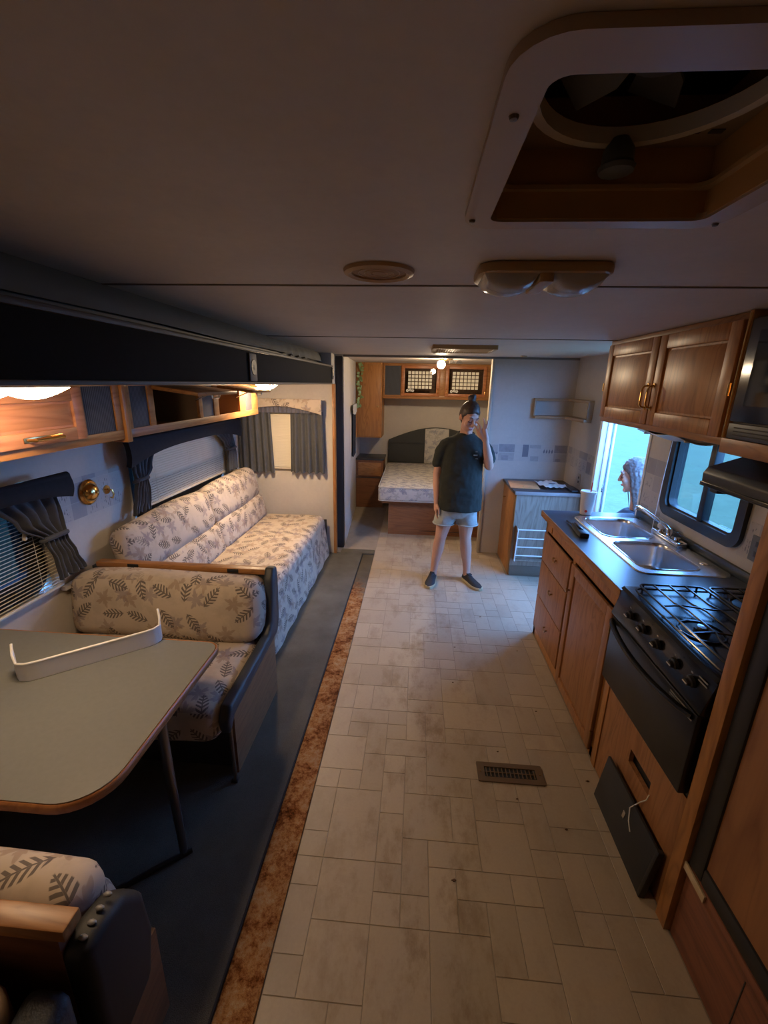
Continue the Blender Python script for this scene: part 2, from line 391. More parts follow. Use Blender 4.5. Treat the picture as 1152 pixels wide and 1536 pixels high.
def tag(o, label=None, cat=None, group=None, kind=None):
    if label: o['label'] = label
    if cat: o['category'] = cat
    if group: o['group'] = group
    if kind: o['kind'] = kind
    return o
def thing(name, loc, label, cat, group=None):
    o = bpy.data.objects.new(name, None); COL.objects.link(o); o.location = loc; o.empty_display_size = 0.1
    return tag(o, label, cat, group)
def wloc(o):
    l = Vector(o.location)
    while o.parent: o = o.parent; l += Vector(o.location)
    return l
def O(name, mb, mat, parent=None, label=None, cat=None, group=None, kind=None, smooth=True, ang=40):
    me = mb.data(name, mat, smooth, ang) if isinstance(mb, MB) else mb
    o = bpy.data.objects.new(name, me); COL.objects.link(o)
    if parent: o.parent = parent; o.location = -wloc(parent)
    return tag(o, label, cat, group, kind)
def PIECE(name, me, parent, loc, rot=None, **k):
    """a piece that shares its mesh data; loc in world coordinates"""
    o = bpy.data.objects.new(name, me); COL.objects.link(o)
    if parent: o.parent = parent; o.location = Vector(loc)-wloc(parent)
    else: o.location = loc
    if rot: o.rotation_euler = rot
    return tag(o, **k)
def B(*a, **k): return MB().box(*a, **k)
def S(name, mb, mat, parent=None, **k): return O(name, mb, mat, parent, kind='structure' if parent is None else None, **k)
def rrect(x0, x1, y0, y1, r, n=5):
    P = []
    for cx, cy, a0 in ((x1-r, y1-r, 0), (x0+r, y1-r, 90), (x0+r, y0+r, 180), (x1-r, y0+r, 270)):
        for i in range(n+1):
            a = math.radians(a0+90*i/n); P.append((cx+r*math.cos(a), cy+r*math.sin(a)))
    return P
# ================================================================== STRUCTURE
CZ = 1.98; WR = 1.50; SX = -1.73; SEND = 4.17; HZ = 1.705
S('ground', B(-40, 60, -40, 60, -0.95, -0.75), LAWN, label='bright lawn outside the open door and windows')
floor = S('floor', B(-0.97, 1.55, -1.62, 6.52, -0.05, -0.0016), GROUT)

# vinyl tiles: 300 nearest as pieces, the rest joined
cell = 1.285/13; GX0, GY0 = -0.385, 0.20
nx, ny = 19, 60
used = set()
def blocked(i, j):
    x, y = GX0+(i+0.5)*cell, GY0+(j+0.5)*cell
    return i >= nx or j >= ny or (x > 0.89 and y < 2.86) or (x > 0.93 and y > 3.89 and y < 4.5) or (y > 4.9 and x > -0.29)
rt = random.Random(3); tiles = []
for j in range(ny):
    for i in range(nx):
        if (i, j) in used or blocked(i, j): continue
        opts = [(3, 2)]*2+[(2, 3)]*2+[(2, 2)]*3+[(1, 2)]*5+[(2, 1)]*4+[(1, 1)]*4; rt.shuffle(opts); opts.append((1, 1))
        for a, b in opts:
            cs = [(i+p, j+q) for p in range(a) for q in range(b)]
            if all(c not in used and not blocked(*c) for c in cs): break
        used.update(cs); tiles.append((i, j, a, b))
tile_me = {}
def tile_mesh(a, b):
    if (a, b) not in tile_me:
        w_, h_ = a*cell/2-0.0013, b*cell/2-0.0013
        tile_me[(a, b)] = MB().box(-w_, w_, -h_, h_, -0.004, 0.0, bev=0.0008, seg=1).data('floor_tile', TILE, False)
    return tile_me[(a, b)]
rest = MB()
for k, (i, j, a, b) in enumerate(tiles):
    x, y = GX0+(i+a/2)*cell, GY0+(j+b/2)*cell
    if k < 298: PIECE('floor_tile', tile_mesh(a, b), floor, (x, y, 0.0))
    else: rest.box(x-a*cell/2+.0013, x+a*cell/2-.0013, y-b*cell/2+.0013, y+b*cell/2-.0013, -0.004, 0.0)
O('floor_tile_rest', rest, TILE, floor, kind='stuff', smooth=False)

S('carpet_strip', B(-0.515, -0.387, -0.6, 4.24, -0.002, 0.007, bev=0.003), CARPET2, label='carpet strip beside the vinyl floor, rust stained at its near end')
fs = S('floor_slide', B(-1.77, -0.507, -0.30, 4.20, -0.05, 0.022, bev=0.006), CARPET, label='grey carpeted floor of the slide-out')
O('carpet_roll_edge', B(-0.53, -0.502, -0.3, 4.18, 0.0, 0.019, bev=0.005), plain('carpet_binding', (0.02, 0.02, 0.022), 0.9), fs)
O('carpet_end_band', B(-0.74, -0.39, 4.19, 4.30, 0.0, 0.024, bev=0.006), CARPET, fs)

# ceiling with a hole for the roof vent
HX0, HX1, HY0, HY1 = 0.095, 0.435, 0.455, 0.815
c = MB(); c.box(-0.97, HX0, -1.62, 6.52, CZ, CZ+.05); c.box(HX1, 1.55, -1.62, 6.52, CZ, CZ+.05)
c.box(HX0, HX1, -1.62, HY0, CZ, CZ+.05); c.box(HX0, HX1, HY1, 6.52, CZ, CZ+.05)
S('ceiling', c, CEILM)
for i, y in enumerate((1.33, 2.74)):
    S('trim_%d' % (i+1), B(-0.93, 1.5, y-.005, y+.005, CZ-.0035, CZ+.001, bev=0.0015), plain('ceiling_batten', (0.22, 0.19, 0.16), 0.6))
S('trim_3', B(-0.80, 1.5, 4.425, 4.475, CZ-.02, CZ+.001, bev=0.004), plain('header_trim', (0.20, 0.17, 0.14), 0.6))

# right wall: door opening and window opening
DY0, DY1, DTOP = 2.93, 3.69, 1.86
WY0, WY1, WZ0, WZ1 = 2.02, 2.61, 1.05, 1.50
m = MB(); X0, X1 = WR, WR+.045
m.box(X0, X1, -1.62, WY0, 0, CZ); m.box(X0, X1, WY0, WY1, 0, WZ0); m.box(X0, X1, WY0, WY1, WZ1, CZ); m.box(X0, X1, WY1, DY0, 0, CZ)
m.box(X0, X1, DY0, DY1, DTOP, CZ); m.box(X0, X1, DY1, 6.52, 0, CZ)
wr = S('wall_right', m, PAPERW)
O('printed_border', B(WR-.0012, WR+.001, DY1+.06, 4.43, 0.995, 1.165), BORDERY, wr)
O('printed_border', B(WR-.0012, WR+.001, 1.72, 2.0, 0.995, 1.165), BORDERY, wr)
O('printed_border', B(WR-.0012, WR+.001, 2.66, DY0-.005, 0.93, 1.30), BORDERY, wr)
# door frame
d = S('door_1', MB().box(WR-.008, WR+.11, DY1-.010, DY1+.035, -0.02, DTOP+.03, bev=.004).box(WR-.008, WR+.05, DY0-.02, DY0+.006, -0.02, DTOP+.03, bev=.004).box(WR-.008, WR+.06, DY0, DY1, DTOP, DTOP+.03, bev=.004), WHITEM, label='white metal frame of the open entry door')
O('jamb_bead', B(WR+.035, WR+.06, DY1-.022, DY1-.008, -0.02, DTOP, bev=.004), WHITEM, d)
O('weather_strip', B(WR+.078, WR+.092, DY1-.018, DY1-.008, -0.02, DTOP, bev=.003), plain('grey_rubber', (.25, .27, .3), .6), d)
O('strike_plate', B(WR+.062, WR+.074, DY1-.014, DY1-.008, 0.88, 0.95, bev=.001), STEEL, d)
O('threshold', B(WR-.03, WR+.11, DY0, DY1, -0.04, 0.004, bev=.003), STEEL, d)

# bath partition and bedroom
wb = S('wall_bath', B(0.715, WR, 4.43, 4.47, 0, CZ), PAPERW)
pb_ = O('printed_border', B(0.74, WR-.002, 4.4288, 4.431, 0.995, 1.165), plain('border_cream', (.47, .44, .40), .6, var=.08, vscale=25), wb)
g1 = plain('border_grey', (.27, .26, .27), .6, var=.35, vscale=22); g2 = plain('border_slate', (.17, .175, .20), .6, var=.2, vscale=30); g3 = plain('border_pale_grey', (.36, .34, .33), .6, var=.2, vscale=30)
for x0, x1, z0, z1, mt_ in ((.745, .82, 1.085, 1.155, g3), (.83, .985, 1.085, 1.163, g1), (.83, .985, .998, 1.08, g3), (.86, .93, 1.005, 1.05, g1), (1.064, 1.122, 1.042, 1.163, g2), (1.13, 1.24, 1.128, 1.163, g3), (1.145, 1.225, 1.0, 1.05, g3), (1.372, 1.495, 1.085, 1.163, g1), (1.372, 1.495, .998, 1.08, g3), (1.39, 1.44, 1.0, 1.03, g1)):
    dq = .0006 if (x1-x0) < .075 else 0
    O('printed_picture', B(x0, x1, 4.4280-dq, 4.4290-dq, z0, z1), mt_, pb_, smooth=False)
for k in range(4):
    for x, z in ((1.272+.026*k, 1.083), (.752+.02*k, 1.06)):
        O('printed_leaf', MB().prism([(x-.006, z), (x+.007, z), (x+.011, z+.018), (x+.003, z+.040), (x-.006, z+.02)], 'Y', 4.4280, 4.4290), g2, pb_, smooth=False)
S('trim_4', B(0.695, 0.722, 4.415, 4.485, 0, CZ-.018, bev=.005), plain('cream_trim', (0.50, 0.43, 0.32), 0.5))
S('trim_5', B(-0.805, -0.735, 4.39, 4.45, 0.0, CZ-.018, bev=.006), DARKG, label='dark post beside the bedroom doorway')
m = MB().prism([(-0.735, 4.40), (-0.735, 4.45), (-0.83, 6.02), (-0.83, 6.52), (-0.97, 6.52), (-0.97, 4.21), (-0.81, 4.21), (-0.81, 4.40)], 'Z', 0, CZ)
S('wall_bedroom', m, PAPERW)
S('wall_back', B(-0.97, WR, 6.45, 6.52, 0, CZ), PAPERW)
S('wall_rear', B(-0.97, WR, -1.62, -1.57, 0, CZ), OAKP)
m = MB(); m.box(-0.97, -0.93, -1.62, -0.30, 0, CZ); m.box(-1.0, -0.93, -0.30, 4.21, 1.75, CZ)
S('wall_left', m, DARKG)

# slide-out box
S('ceiling_slide', B(-1.78, -0.81, -0.30, 4.21, HZ, HZ+.05), plain('slide_ceiling', (0.50, 0.45, 0.38), 0.6, var=.05))
W1 = (1.02, 1.80, 0.74, 1.27); W2 = (2.48, 3.78, 0.86, 1.32)
m = MB(); a, b_ = -1.78, SX
for y0, y1, z0, z1 in ((-0.30, W1[0], 0, HZ), (W1[0], W1[1], 0, W1[2]), (W1[0], W1[1], W1[3], HZ), (W1[1], W2[0], 0, HZ), (W2[0], W2[1], 0, W2[2]), (W2[0], W2[1], W2[3], HZ), (W2[1], 4.21, 0, HZ)):
    m.box(a, b_, y0, y1, z0, z1)
ws = S('wall_slide_back', m, PAPERW)
O('printed_border', B(SX-.001, SX+.0012, 1.86, 2.40, 1.015, 1.225), BORDERY, ws)
O('printed_border', B(SX-.001, SX+.0012, 3.84, 4.165, 1.015, 1.225), BORDERY, ws)
W3 = (-1.60, -0.98, 0.93, 1.47)
m = MB()
for x0, x1, z0, z1 in ((-1.73, W3[0], 0.0, HZ), (W3[0], W3[1], 0.0, W3[2]), (W3[0], W3[1], W3[3], HZ), (W3[1], -0.80, 0.0, HZ)):
    m.box(x0, x1, SEND, SEND+.04, z0, z1)
S('wall_slide_end', m, PAPERW)
S('wall_slide_near', B(-1.73, -0.80, -0.30, -0.26, 0.0, HZ), PAPERW)
S('trim_6', B(-0.80, -0.772, SEND-.012, SEND+.045, 0.0, HZ, bev=.004), OAK, label='oak edge trim on the end wall of the slide-out')
# header fascia
hd = S('trim_7', B(-0.815, -0.785, -0.30, 4.12, HZ+.002, 1.852, bev=.003), plain('black_fascia', (0.009, 0.009, 0.010), 0.8, 0.0, 0.15, var=.3, vscale=60), label='black fascia board over the slide-out opening')
O('edge_moulding', B(-0.822, -0.778, -0.30, 4.125, 1.850, 1.866, bev=.004), plain('fascia_edge', (0.075, 0.062, 0.055), 0.5), hd)
O('lower_edge', B(-0.80, -0.782, -0.30, 4.12, HZ-.003, HZ+.008, bev=.002), plain('fascia_edge', (0, 0, 0)), hd)
O('end_bracket', MB().box(-0.79, -0.772, 4.085, 4.13, 1.745, 1.845, bev=.003).lathe([(.006, -.768), (.006, -.775)], (0, 4.107, 1.82), 'X', 10).lathe([(.006, -.768), (.006, -.775)], (0, 4.107, 1.77), 'X', 10), plain('bracket_zinc', (.35, .33, .3), .4, 1.0), hd)
sp = thing('wall_speaker', (-0.785, 2.11, 1.716), 'small tan plastic speaker set in the black fascia board', 'speaker')
O('bezel', B(-0.785, -0.776, 2.065, 2.155, 1.716, 1.842, bev=.006), plain('speaker_bezel', (.13, .11, .10), .5), sp)
O('cone', MB().lathe([(.034, -.7735), (.036, -.776), (.034, -.7765), (.02, -.775), (.006, -.772), (.0001, -.772)], (0, 2.11, 1.78), 'X', 20), BLACKM, sp)
# grey seal vinyl hanging in the gap above the fascia
rs_ = random.Random(5)
def seal(u, v):
    y = -0.30+u*4.5; sag = 0.003*math.sin(y*5)+0.012*math.exp(-((y-3.4)/.35)**2)*math.sin(y*34)
    bx = -0.924+0.022*v+0.008*math.sin(v*PI)+sag*v
    return (bx, y, CZ-0.001-0.078*v+sag*v*.6)
O('seal_flap', MB().sheet(seal, 120, 8, 0.003), SEALG, label='wrinkled grey vinyl seal hanging above the black fascia board', cat='seal')
# ================================================================== KITCHEN
def panel_front(y0, y1, z0, z1, xf, th=0.018, st=0.05, raised=True, bev=0.004):
    """raised-panel front facing -X; xf = front plane"""
    m = MB()
    if not raised:
        m.box(xf, xf+th, y0, y1, z0, z1, bev=bev); return m
    m.box(xf, xf+th, y0, y0+st, z0, z1, bev=bev); m.box(xf, xf+th, y1-st, y1, z0, z1, bev=bev)
    m.box(xf, xf+th, y0+st-.001, y1-st+.001, z0, z0+st, bev=bev); m.box(xf, xf+th, y0+st-.001, y1-st+.001, z1-st, z1, bev=bev)
    m.box(xf+.010, xf+th, y0+st-.005, y1-st+.005, z0+st-.005, z1-st+.005)
    a, b = y0+st+.006, y1-st-.006; c_, d_2 = z0+st+.006, z1-st-.006; g = 0.022
    bm = bmesh.new()
    lo = [bm.verts.new((xf+.011, y, z)) for y, z in ((a, c_), (b, c_), (b, d_2), (a, d_2))]
    hi = [bm.verts.new((xf+.002, y, z)) for y, z in ((a+g, c_+g), (b-g, c_+g), (b-g, d_2-g), (a+g, d_2-g))]
    bm.faces.new(hi); bm.faces.new(lo[::-1])
    for i in range(4): bm.faces.new((lo[i], lo[(i+1) % 4], hi[(i+1) % 4], hi[i]))
    bmesh.ops.recalc_face_normals(bm, faces=bm.faces); m._merge(bm); return m
def bail_y(yc, zc, xf, w=0.045, drop=0.02):     # small bail pull on an X-facing front
    P = [(xf-.012+.0*a, yc+w/2*math.cos(a), zc-drop*math.sin(a)) for a in [i*PI/8 for i in range(9)]]
    m = MB().tube(P, 0.0028, 6)
    for s_ in (-1, 1): m.tube([(xf, yc+s_*w/2, zc), (xf-.014, yc+s_*w/2, zc)], .004, 8)
    return m
def arch_v(yc, z0, z1, xf, r=0.0045, out=0.028):
    P = [(xf, yc, z0), (xf-out*.75, yc, z0+.006)]+[(xf-out, yc, z0+.018+(z1-z0-.036)*i/4) for i in range(5)]+[(xf-out*.75, yc, z1-.006), (xf, yc, z1)]
    m = MB().tube(P, r, 8)
    for z in (z0, z1): m.lathe([(.010, -.004), (.010, 0.0), (.007, .001)], (xf, yc, z), 'X', 12)
    return m

CX = 0.905; CY0, CY1 = 1.745, 2.875
t = thing('base_cabinet', (1.2, 2.3, 0), 'oak base cabinet under the double sink with three drawers and a door', 'cabinet')
m = MB()
m.box(CX, 1.495, CY1-.016, CY1, 0.0, 0.862); m.box(CX, 1.495, CY0, CY0+.016, 0.0, 0.862); m.box(CX+.02, 1.495, CY0, CY1, 0.0, 0.04)
m.box(1.48, 1.495, CY0, CY1, 0.0, 0.862)
O('carcass', m, OAKP, t)
m = MB()
for y0, y1, z0, z1 in ((CY0, CY1, .795, .862), (CY0, 1.785, 0, .795), (2.295, 2.335, 0, .795), (2.83, CY1, 0, .795), (2.335, 2.83, .582, .60), (2.335, 2.83, .328, .345), (CY0, CY1, 0.0, .06)):
    m.box(CX, CX+.018, y0, y1, z0, z1, bev=.0015)
O('face_frame', m, OAK, t)
O('false_front', B(CX-.004, CX+.004, 2.74, 2.80, .805, .85, bev=.002), OAK, t)
for z0, z1, hz in ((.592, .785, .70), (.337, .588, .475), (.085, .333, .215)):
    d = O('drawer', panel_front(2.325, 2.838, z0, z1, CX-.018, raised=False, bev=.006), OAKP, t)
    O('handle', bail_y(2.56, hz, CX-.018), DBRASS, d)
d = O('door', panel_front(1.775, 2.303, .03, .785, CX-.018, st=.055), OAKP, t)
O('knob', MB().lathe([(.005, 0), (.005, -.012), (.012, -.016), (.013, -.022), (.0001, -.027)], (CX-.018, 2.277, .635), 'X', 14), DBRASS, d)
for z in (.12, .70): O('hinge', MB().tube([(CX-.016, 1.772, z-.022), (CX-.016, 1.772, z+.022)], .006, 8), DBRASS, d)

# worktop with sink cut-out
SY0, SY1, SXa, SXb = 1.93, 2.84, 1.055, 1.475
wt = thing('worktop', (1.2, 2.3, .862), 'slate grey laminate worktop with wooden front edge beside the stove', 'countertop')
m = MB(); z0, z1 = .863, .90
KY1 = 2.965
m.box(CX-.012, SXa+.02, CY0, KY1, z0, z1); m.box(SXb-.02, 1.497, CY0, KY1, z0, z1); m.box(SXa+.02, SXb-.02, CY0, SY0+.02, z0, z1); m.box(SXa+.02, SXb-.02, SY1-.02, KY1, z0, z1)
O('top', m, COUNTER, wt)
O('front_edge', B(CX-.018, CX-.011, CY0, KY1, z0-.004, z1+.0005, bev=.002), OAKY, wt)
O('end_edge', B(CX-.018, 1.497, KY1-.001, KY1+.007, z0-.004, z1+.0005, bev=.002), COUNTER, wt)
O('back_lip', B(1.482, 1.499, CY0, DY0-.03, z1-.001, z1+.045, bev=.003), COUNTER, wt)

# sink
sk = thing('double_sink', (1.25, 2.38, .90), 'stainless steel double bowl sink set in the slate worktop', 'sink')
def loop(bm, pts, z): return [bm.verts.new((x, y, z)) for x, y in pts]
bm = bmesh.new(); zt = .906
outer = rrect(SXa, SXb, SY0, SY1, .05, 6); bowls = [rrect(1.095, 1.385, 2.425, 2.80, .07, 6), rrect(1.085, 1.375, 1.975, 2.36, .07, 6)]
es = []
for L in [outer]+bowls:
    vs_ = loop(bm, L, zt); es += [bm.edges.new((vs_[i], vs_[(i+1) % len(vs_)])) for i in range(len(vs_))]
bmesh.ops.triangle_fill(bm, edges=es, use_beauty=True)
vo = loop(bm, rrect(SXa-.004, SXb+.004, SY0-.004, SY1+.004, .052, 6), .9005); bm.verts.ensure_lookup_table()
n = len(outer)
for i in range(n): bm.faces.new((bm.verts[i], bm.verts[(i+1) % n], vo[(i+1) % n], vo[i]))
bmesh.ops.recalc_face_normals(bm, faces=bm.faces); O('rim', MB()._merge(bm), STEEL, sk)
for L in bowls:
    bm = bmesh.new(); cx = sum(p[0] for p in L)/len(L); cy = sum(p[1] for p in L)/len(L)
    rings = []
    for s_, z in ((1.0, zt), (.985, zt-.006), (.97, zt-.02), (.95, .79), (.93, .765), (.86, .752), (.15, .748)):
        rings.append(loop(bm, [(cx+(x-cx)*s_, cy+(y-cy)*s_) for x, y in L], z))
    for A, Bq in zip(rings, rings[1:]):
        for i in range(len(L)): bm.faces.new((A[i], A[(i+1) % len(L)], Bq[(i+1) % len(L)], Bq[i]))
    bm.faces.new(rings[-1]); bmesh.ops.recalc_face_normals(bm, faces=bm.faces)
    bw = O('bowl', MB()._merge(bm), STEEL, sk, ang=60)
    O('drain', MB().lathe([(.034, .7495), (.04, .752), (.036, .753), (.02, .7495), (.0001, .7495)], (cx, cy, 0), 'Z', 20), CHROME, bw)
    mr = [(cx+(x-cx)*1.0, cy+(y-cy)*1.0, zt+.0015) for x, y in L]
    O('bowl_rim', MB().tube(mr, .003, 6, closed=True), CHROME, sk)
O('tap_hole_cover', MB().lathe([(.022, .906), (.022, .909), (.0001, .911)], (1.43, 2.08, 0), 'Z', 18), CHROME, sk)

# faucet
fc = thing('faucet', (1.44, 2.42, .906), 'chrome two-handle kitchen faucet on the back of the sink', 'faucet')
O('base_plate', B(1.41, 1.468, 2.29, 2.56, .9068, .932, bev=.008, seg=3), CHROME, fc)
O('spout', MB().tube([(1.44, 2.425, .93), (1.44, 2.43, .962), (1.436, 2.46, .975), (1.43, 2.55, .988), (1.422, 2.66, 1.002), (1.414, 2.74, 1.008), (1.412, 2.765, 1.0), (1.412, 2.768, .985)], [.017, .015, .013, .011, .010, .010, .012, .012], 12), CHROME, fc)
for y, mt in ((2.345, CLEAR), (2.505, WHITEP)):
    h = O('handle', MB().lathe([(.016, .932), (.014, .945), (.0001, .946)], (1.44, y, 0), 'Z', 14), CHROME, fc)
    O('knob', MB().lathe([(.010, .945), (.023, .950), (.025, .962), (.020, .978), (.0001, .984)], (1.44, y, 0), 'Z', 10), mt, h)

# cup on the worktop
cp = thing('drink_cup', (1.16, 2.91, .90), 'white paper drink cup with lid and red straw on the worktop corner', 'cup')
O('cup_body', MB().lathe([(.034, .9005), (.036, .902), (.047, 1.048), (.048, 1.05), (.0465, 1.05), (.035, .905), (.0001, .905)], (1.16, 2.91, 0), 'Z', 28), plain('cup_paper', (.72, .66, .60), .5, var=.03), cp)
O('printed_band', MB().lathe([(.0345, .9012), (.0362, .916), (.0356, .9165), (.0338, .9012)], (1.16, 2.91, 0), 'Z', 28), RED, cp)
O('printed_mark', MB().lathe([(.009, 0), (.009, .001), (.0001, .0012)], (0, 0, 0), 'Z', 14, Matrix.Translation((1.145, 2.871, .93)) @ Matrix.Rotation(PI/2+.1, 4, 'X') @ Matrix.Rotation(-.35, 4, 'Y')), RED, cp)
O('lid', MB().lathe([(.051, 1.046), (.052, 1.052), (.05, 1.058), (.047, 1.06), (.042, 1.055), (.0001, 1.055)], (1.16, 2.91, 0), 'Z', 28), WHITEP, cp)
O('straw', MB().tube([(1.168, 2.905, .93), (1.172, 2.90, 1.12)], .0036, 8), RED, cp)
# black case by the sink
bt = thing('utensil_case', (.967, 2.53, .90), 'black plastic lighter-like tool lying on the worktop edge by the sink', 'tool')
O('body', MB().prism([(.945, 2.40), (.992, 2.385), (1.003, 2.43), (.995, 2.50), (.985, 2.60), (.968, 2.61), (.955, 2.52)], 'Z', .9005, .932, bev=.006), BLACKM, bt)
O('grip', MB().prism([(.962, 2.47), (.985, 2.46), (.983, 2.58), (.972, 2.585)], 'Z', .931, .938, bev=.003), BLACK, bt)
O('nozzle', MB().tube([(.977, 2.60, .913), (.972, 2.70, .910)], .006, 8), BLACKM, bt)

# ---------------------------------------------------------------- range
RY0, RY1 = 1.125, 1.735
rg = thing('gas_range', (1.2, 1.43, 0), 'black gas range with oven between the worktop and the refrigerator', 'stove')
O('body', MB().box(.905, 1.49, RY0, RY1, .478, .895), BLACKM, rg)
m = MB().prism([(.902, .90), (.885, .915), (.895, .925), (1.49, .925), (1.49, .895), (.905, .895)], 'Y', RY0, RY1)
O('cooktop', m, BLACK, rg)
O('cooktop_rim', MB().tube([(x, y, .9255) for x, y in rrect(.925, 1.47, RY0+.02, RY1-.02, .03)], .004, 6, closed=True), BLACK, rg)
cpn = O('control_panel', MB().prism([(.893, .921), (.862, .80), (.905, .79), (.905, .90)], 'Y', RY0, RY1, bev=.003), BLACK, rg)
for k, y in enumerate((1.20, 1.29, 1.40, 1.50, 1.60)):
    M_ = Matrix.Translation((.874, y, .865)) @ Matrix.Rotation(math.radians(-104), 4, 'Y')
    kb = O('control_knob', MB().lathe([(.019, 0), (.018, .010), (.013, .013), (.012, .022), (.0001, .023)], (0, 0, 0), 'Z', 18, M_), BLACKM, rg)
    O('pointer', B(-.0018, .0018, -.008, .012, .0215, .0245, M=M_), WHITEP, kb)
    O('dial_mark', B(.028, .034, -.004, .004, -.0005, .0008, M=M_), plain('print_grey', (.3, .3, .3), .6), cpn)
for k in range(2): O('name_strip', B(.8775, .8795, 1.145+.0*k, 1.185, .892-k*.012, .896-k*.012), plain('print_grey', (0, 0, 0)), cpn)
od = O('oven_door', MB().box(.868, .902, RY0+.012, RY1-.005, .492, .788, bev=.006), plain('oven_glass_black', (.009, .0095, .010), .32), rg)
P_ = []
for i in range(15):
    u = i/14; P_.append((.868-.040*math.sin(PI*u)**.6, RY1-.015-u*(RY1-RY0-.045), .772-.012*math.sin(PI*u)))
O('handle', MB().tube(P_, .0095, 8, flat=1.3), BLACK, od)
O('handle_badge', B(.822, .829, 1.418, 1.448, .753, .762, bev=.001), STEEL, od)
for k in range(3): O('vent_slot', B(.8655, .8685, RY0+.03, RY0+.15, .772-.009*k, .775-.009*k), plain('print_grey', (0, 0, 0)), od)
burn = [(1.00, 1.39), (1.31, 1.60), (1.31, 1.27)]
for k, (x, y) in enumerate(burn):
    bn = O('burner', MB().lathe([(.062, .926), (.058, .9225+.005), (.03, .9275), (.024, .929), (.024, .939), (.0001, .942)], (x, y, 0), 'Z', 22), BLACKM, rg)
    O('burner_cap', MB().lathe([(.017, .941), (.017, .947), (.0001, .949)], (x, y, 0), 'Z', 18), STEEL, bn)
    O('drip_ring', MB().tube([(x+.07*math.cos(a), y+.07*math.sin(a), .928) for a in [i*PI/12 for i in range(24)]], .0035, 6, closed=True), BLACK, bn)
def grate(xa, xb, ya, yb):
    g = O('grate', MB().tube([(x, y, .949) for x, y in rrect(xa, xb, ya, yb, .02, 3)], .0042, 6, closed=True), BLACK, rg)
    for k in range(1, 3):
        y = ya+(yb-ya)*k/3
        O('cross_wire', MB().tube([(xa, y, .949), (xa+(xb-xa)*.3, y+.012, .949), (xa+(xb-xa)*.7, y-.012, .949), (xb, y, .949)], .0036, 6), BLACK, g)
    nb = 4
    for k in range(1, nb):
        x = xa+(xb-xa)*k/nb
        O('grate_wire', MB().tube([(x, ya, .949), (x, ya+(yb-ya)*.25, .949), (x+.016, ya+(yb-ya)*.34, .949), (x+.016, ya+(yb-ya)*.62, .949), (x-.004, ya+(yb-ya)*.72, .949), (x-.004, yb, .949)], .004, 6), BLACK, g)
    for x, y in ((xa+.02, ya), (xb-.02, ya), (xa+.02, yb), (xb-.02, yb)):
        O('grate_foot', MB().tube([(x, y, .949), (x, y, .9255)], .004, 6), BLACK, g)
grate(.935, 1.185, RY0+.03, RY1-.03); grate(1.205, 1.455, RY0+.03, RY1-.03)

# base panel below the range
rp = thing('range_base_panel', (.91, 1.43, 0), 'oak panel below the black range with a cut-out slot', 'panel')
m = MB(); xa, xb = .902, .92
for y0, y1, z0, z1 in ((1.115, 1.742, 0, .285), (1.115, 1.742, .345, .474), (1.115, 1.31, .285, .345), (1.465, 1.742, .285, .345)): m.box(xa, xb, y0, y1, z0, z1)
O('panel', m, OAKP, rp)
O('stile', B(.896, .902, 1.70, 1.742, 0, .474, bev=.002), OAK, rp)
O('slot_backing', B(.925, .93, 1.28, 1.50, .26, .36), BLACKM, rp)
M_ = Matrix.Translation((.848, 0, .003)) @ Matrix.Rotation(math.radians(8), 4, 'Y')
cv = thing('furnace_cover', (.868, 1.36, .003), 'loose dark grey metal cover leaning against the oak panel on the floor', 'cover')
O('plate', B(-.006, .006, 1.165, 1.555, 0, .215, bev=.003, M=M_), plain('charcoal_metal', (.022, .024, .027), .45), cv)
O('side_flange', B(-.006, .016, 1.150, 1.166, 0, .215, bev=.002, M=M_), BLACKM, cv)
O('screw_tab', B(-.009, -.005, 1.345, 1.36, .12, .15, bev=.001, M=M_), STEEL, cv)
O('loose_wire', MB().tube([(.899, 1.30, .300), (.894, 1.30, .275), (.89, 1.325, .235), (.862, 1.33, .20), (.852, 1.305, .165), (.846, 1.275, .148)], .0022, 6), WHITEP, None, 'thin white wire hanging out of the slot in the oak panel', 'wire')

# refrigerator and surround
O('divider_panel', B(.882, 1.497, 1.062, 1.112, 0.0, CZ-.001, bev=.002), OAK, None, 'tall oak divider panel between the range and the refrigerator', 'panel')
fr = thing('refrigerator', (1.2, .72, .31), 'refrigerator with wood-grain door panel in a black frame beside the range', 'refrigerator')
FY0, FY1 = .42, 1.058
O('cabinet', B(.93, 1.48, FY0, FY1, .312, 1.78), BLACKM, fr)
m = MB()
for y0, y1, z0, z1 in ((1.0, FY1, .312, 1.78), (FY0, FY0+.055, .312, 1.78), (FY0+.055, 1.0, .312, .37), (FY0+.055, 1.0, 1.72, 1.78)): m.box(.895, .93, y0, y1, z0, z1, bev=.006)
O('door_frame', m, BLACKM, fr)
O('door_gasket', B(.905, .93, 1.036, 1.0585, .33, 1.76, bev=.004), BLACKR, fr)
O('door_panel', B(.903, .915, FY0+.05, 1.004, .365, 1.725), wood('fridge_panel', (.30, .135, .055), (.19, .075, .03), axis='Z', scale=.7), fr)
rb = thing('lower_cabinet', (1.0, .7, 0), 'reddish wood base cabinet below the refrigerator with a drawer line', 'cabinet')
O('panel', B(.902, .93, -.1, 1.058, 0.0, .268, bev=.001), REDWOOD, rb)
O('top_rail', B(.895, .93, -.1, 1.058, .270, .309, bev=.003), REDWOOD, rb)
O('panel_seam', B(.9005, .903, .80, .803, 0.0, .268), DARKG, rb)
O('corner_clip', MB().prism([(1.062, .312), (1.062, .285), (.965, .280), (.965, .306)], 'X', .888, .8945, bev=.001), plain('ivory_plastic', (.55, .43, .27), .5), None, 'ivory plastic strip stuck on the rail under the refrigerator', 'strip')

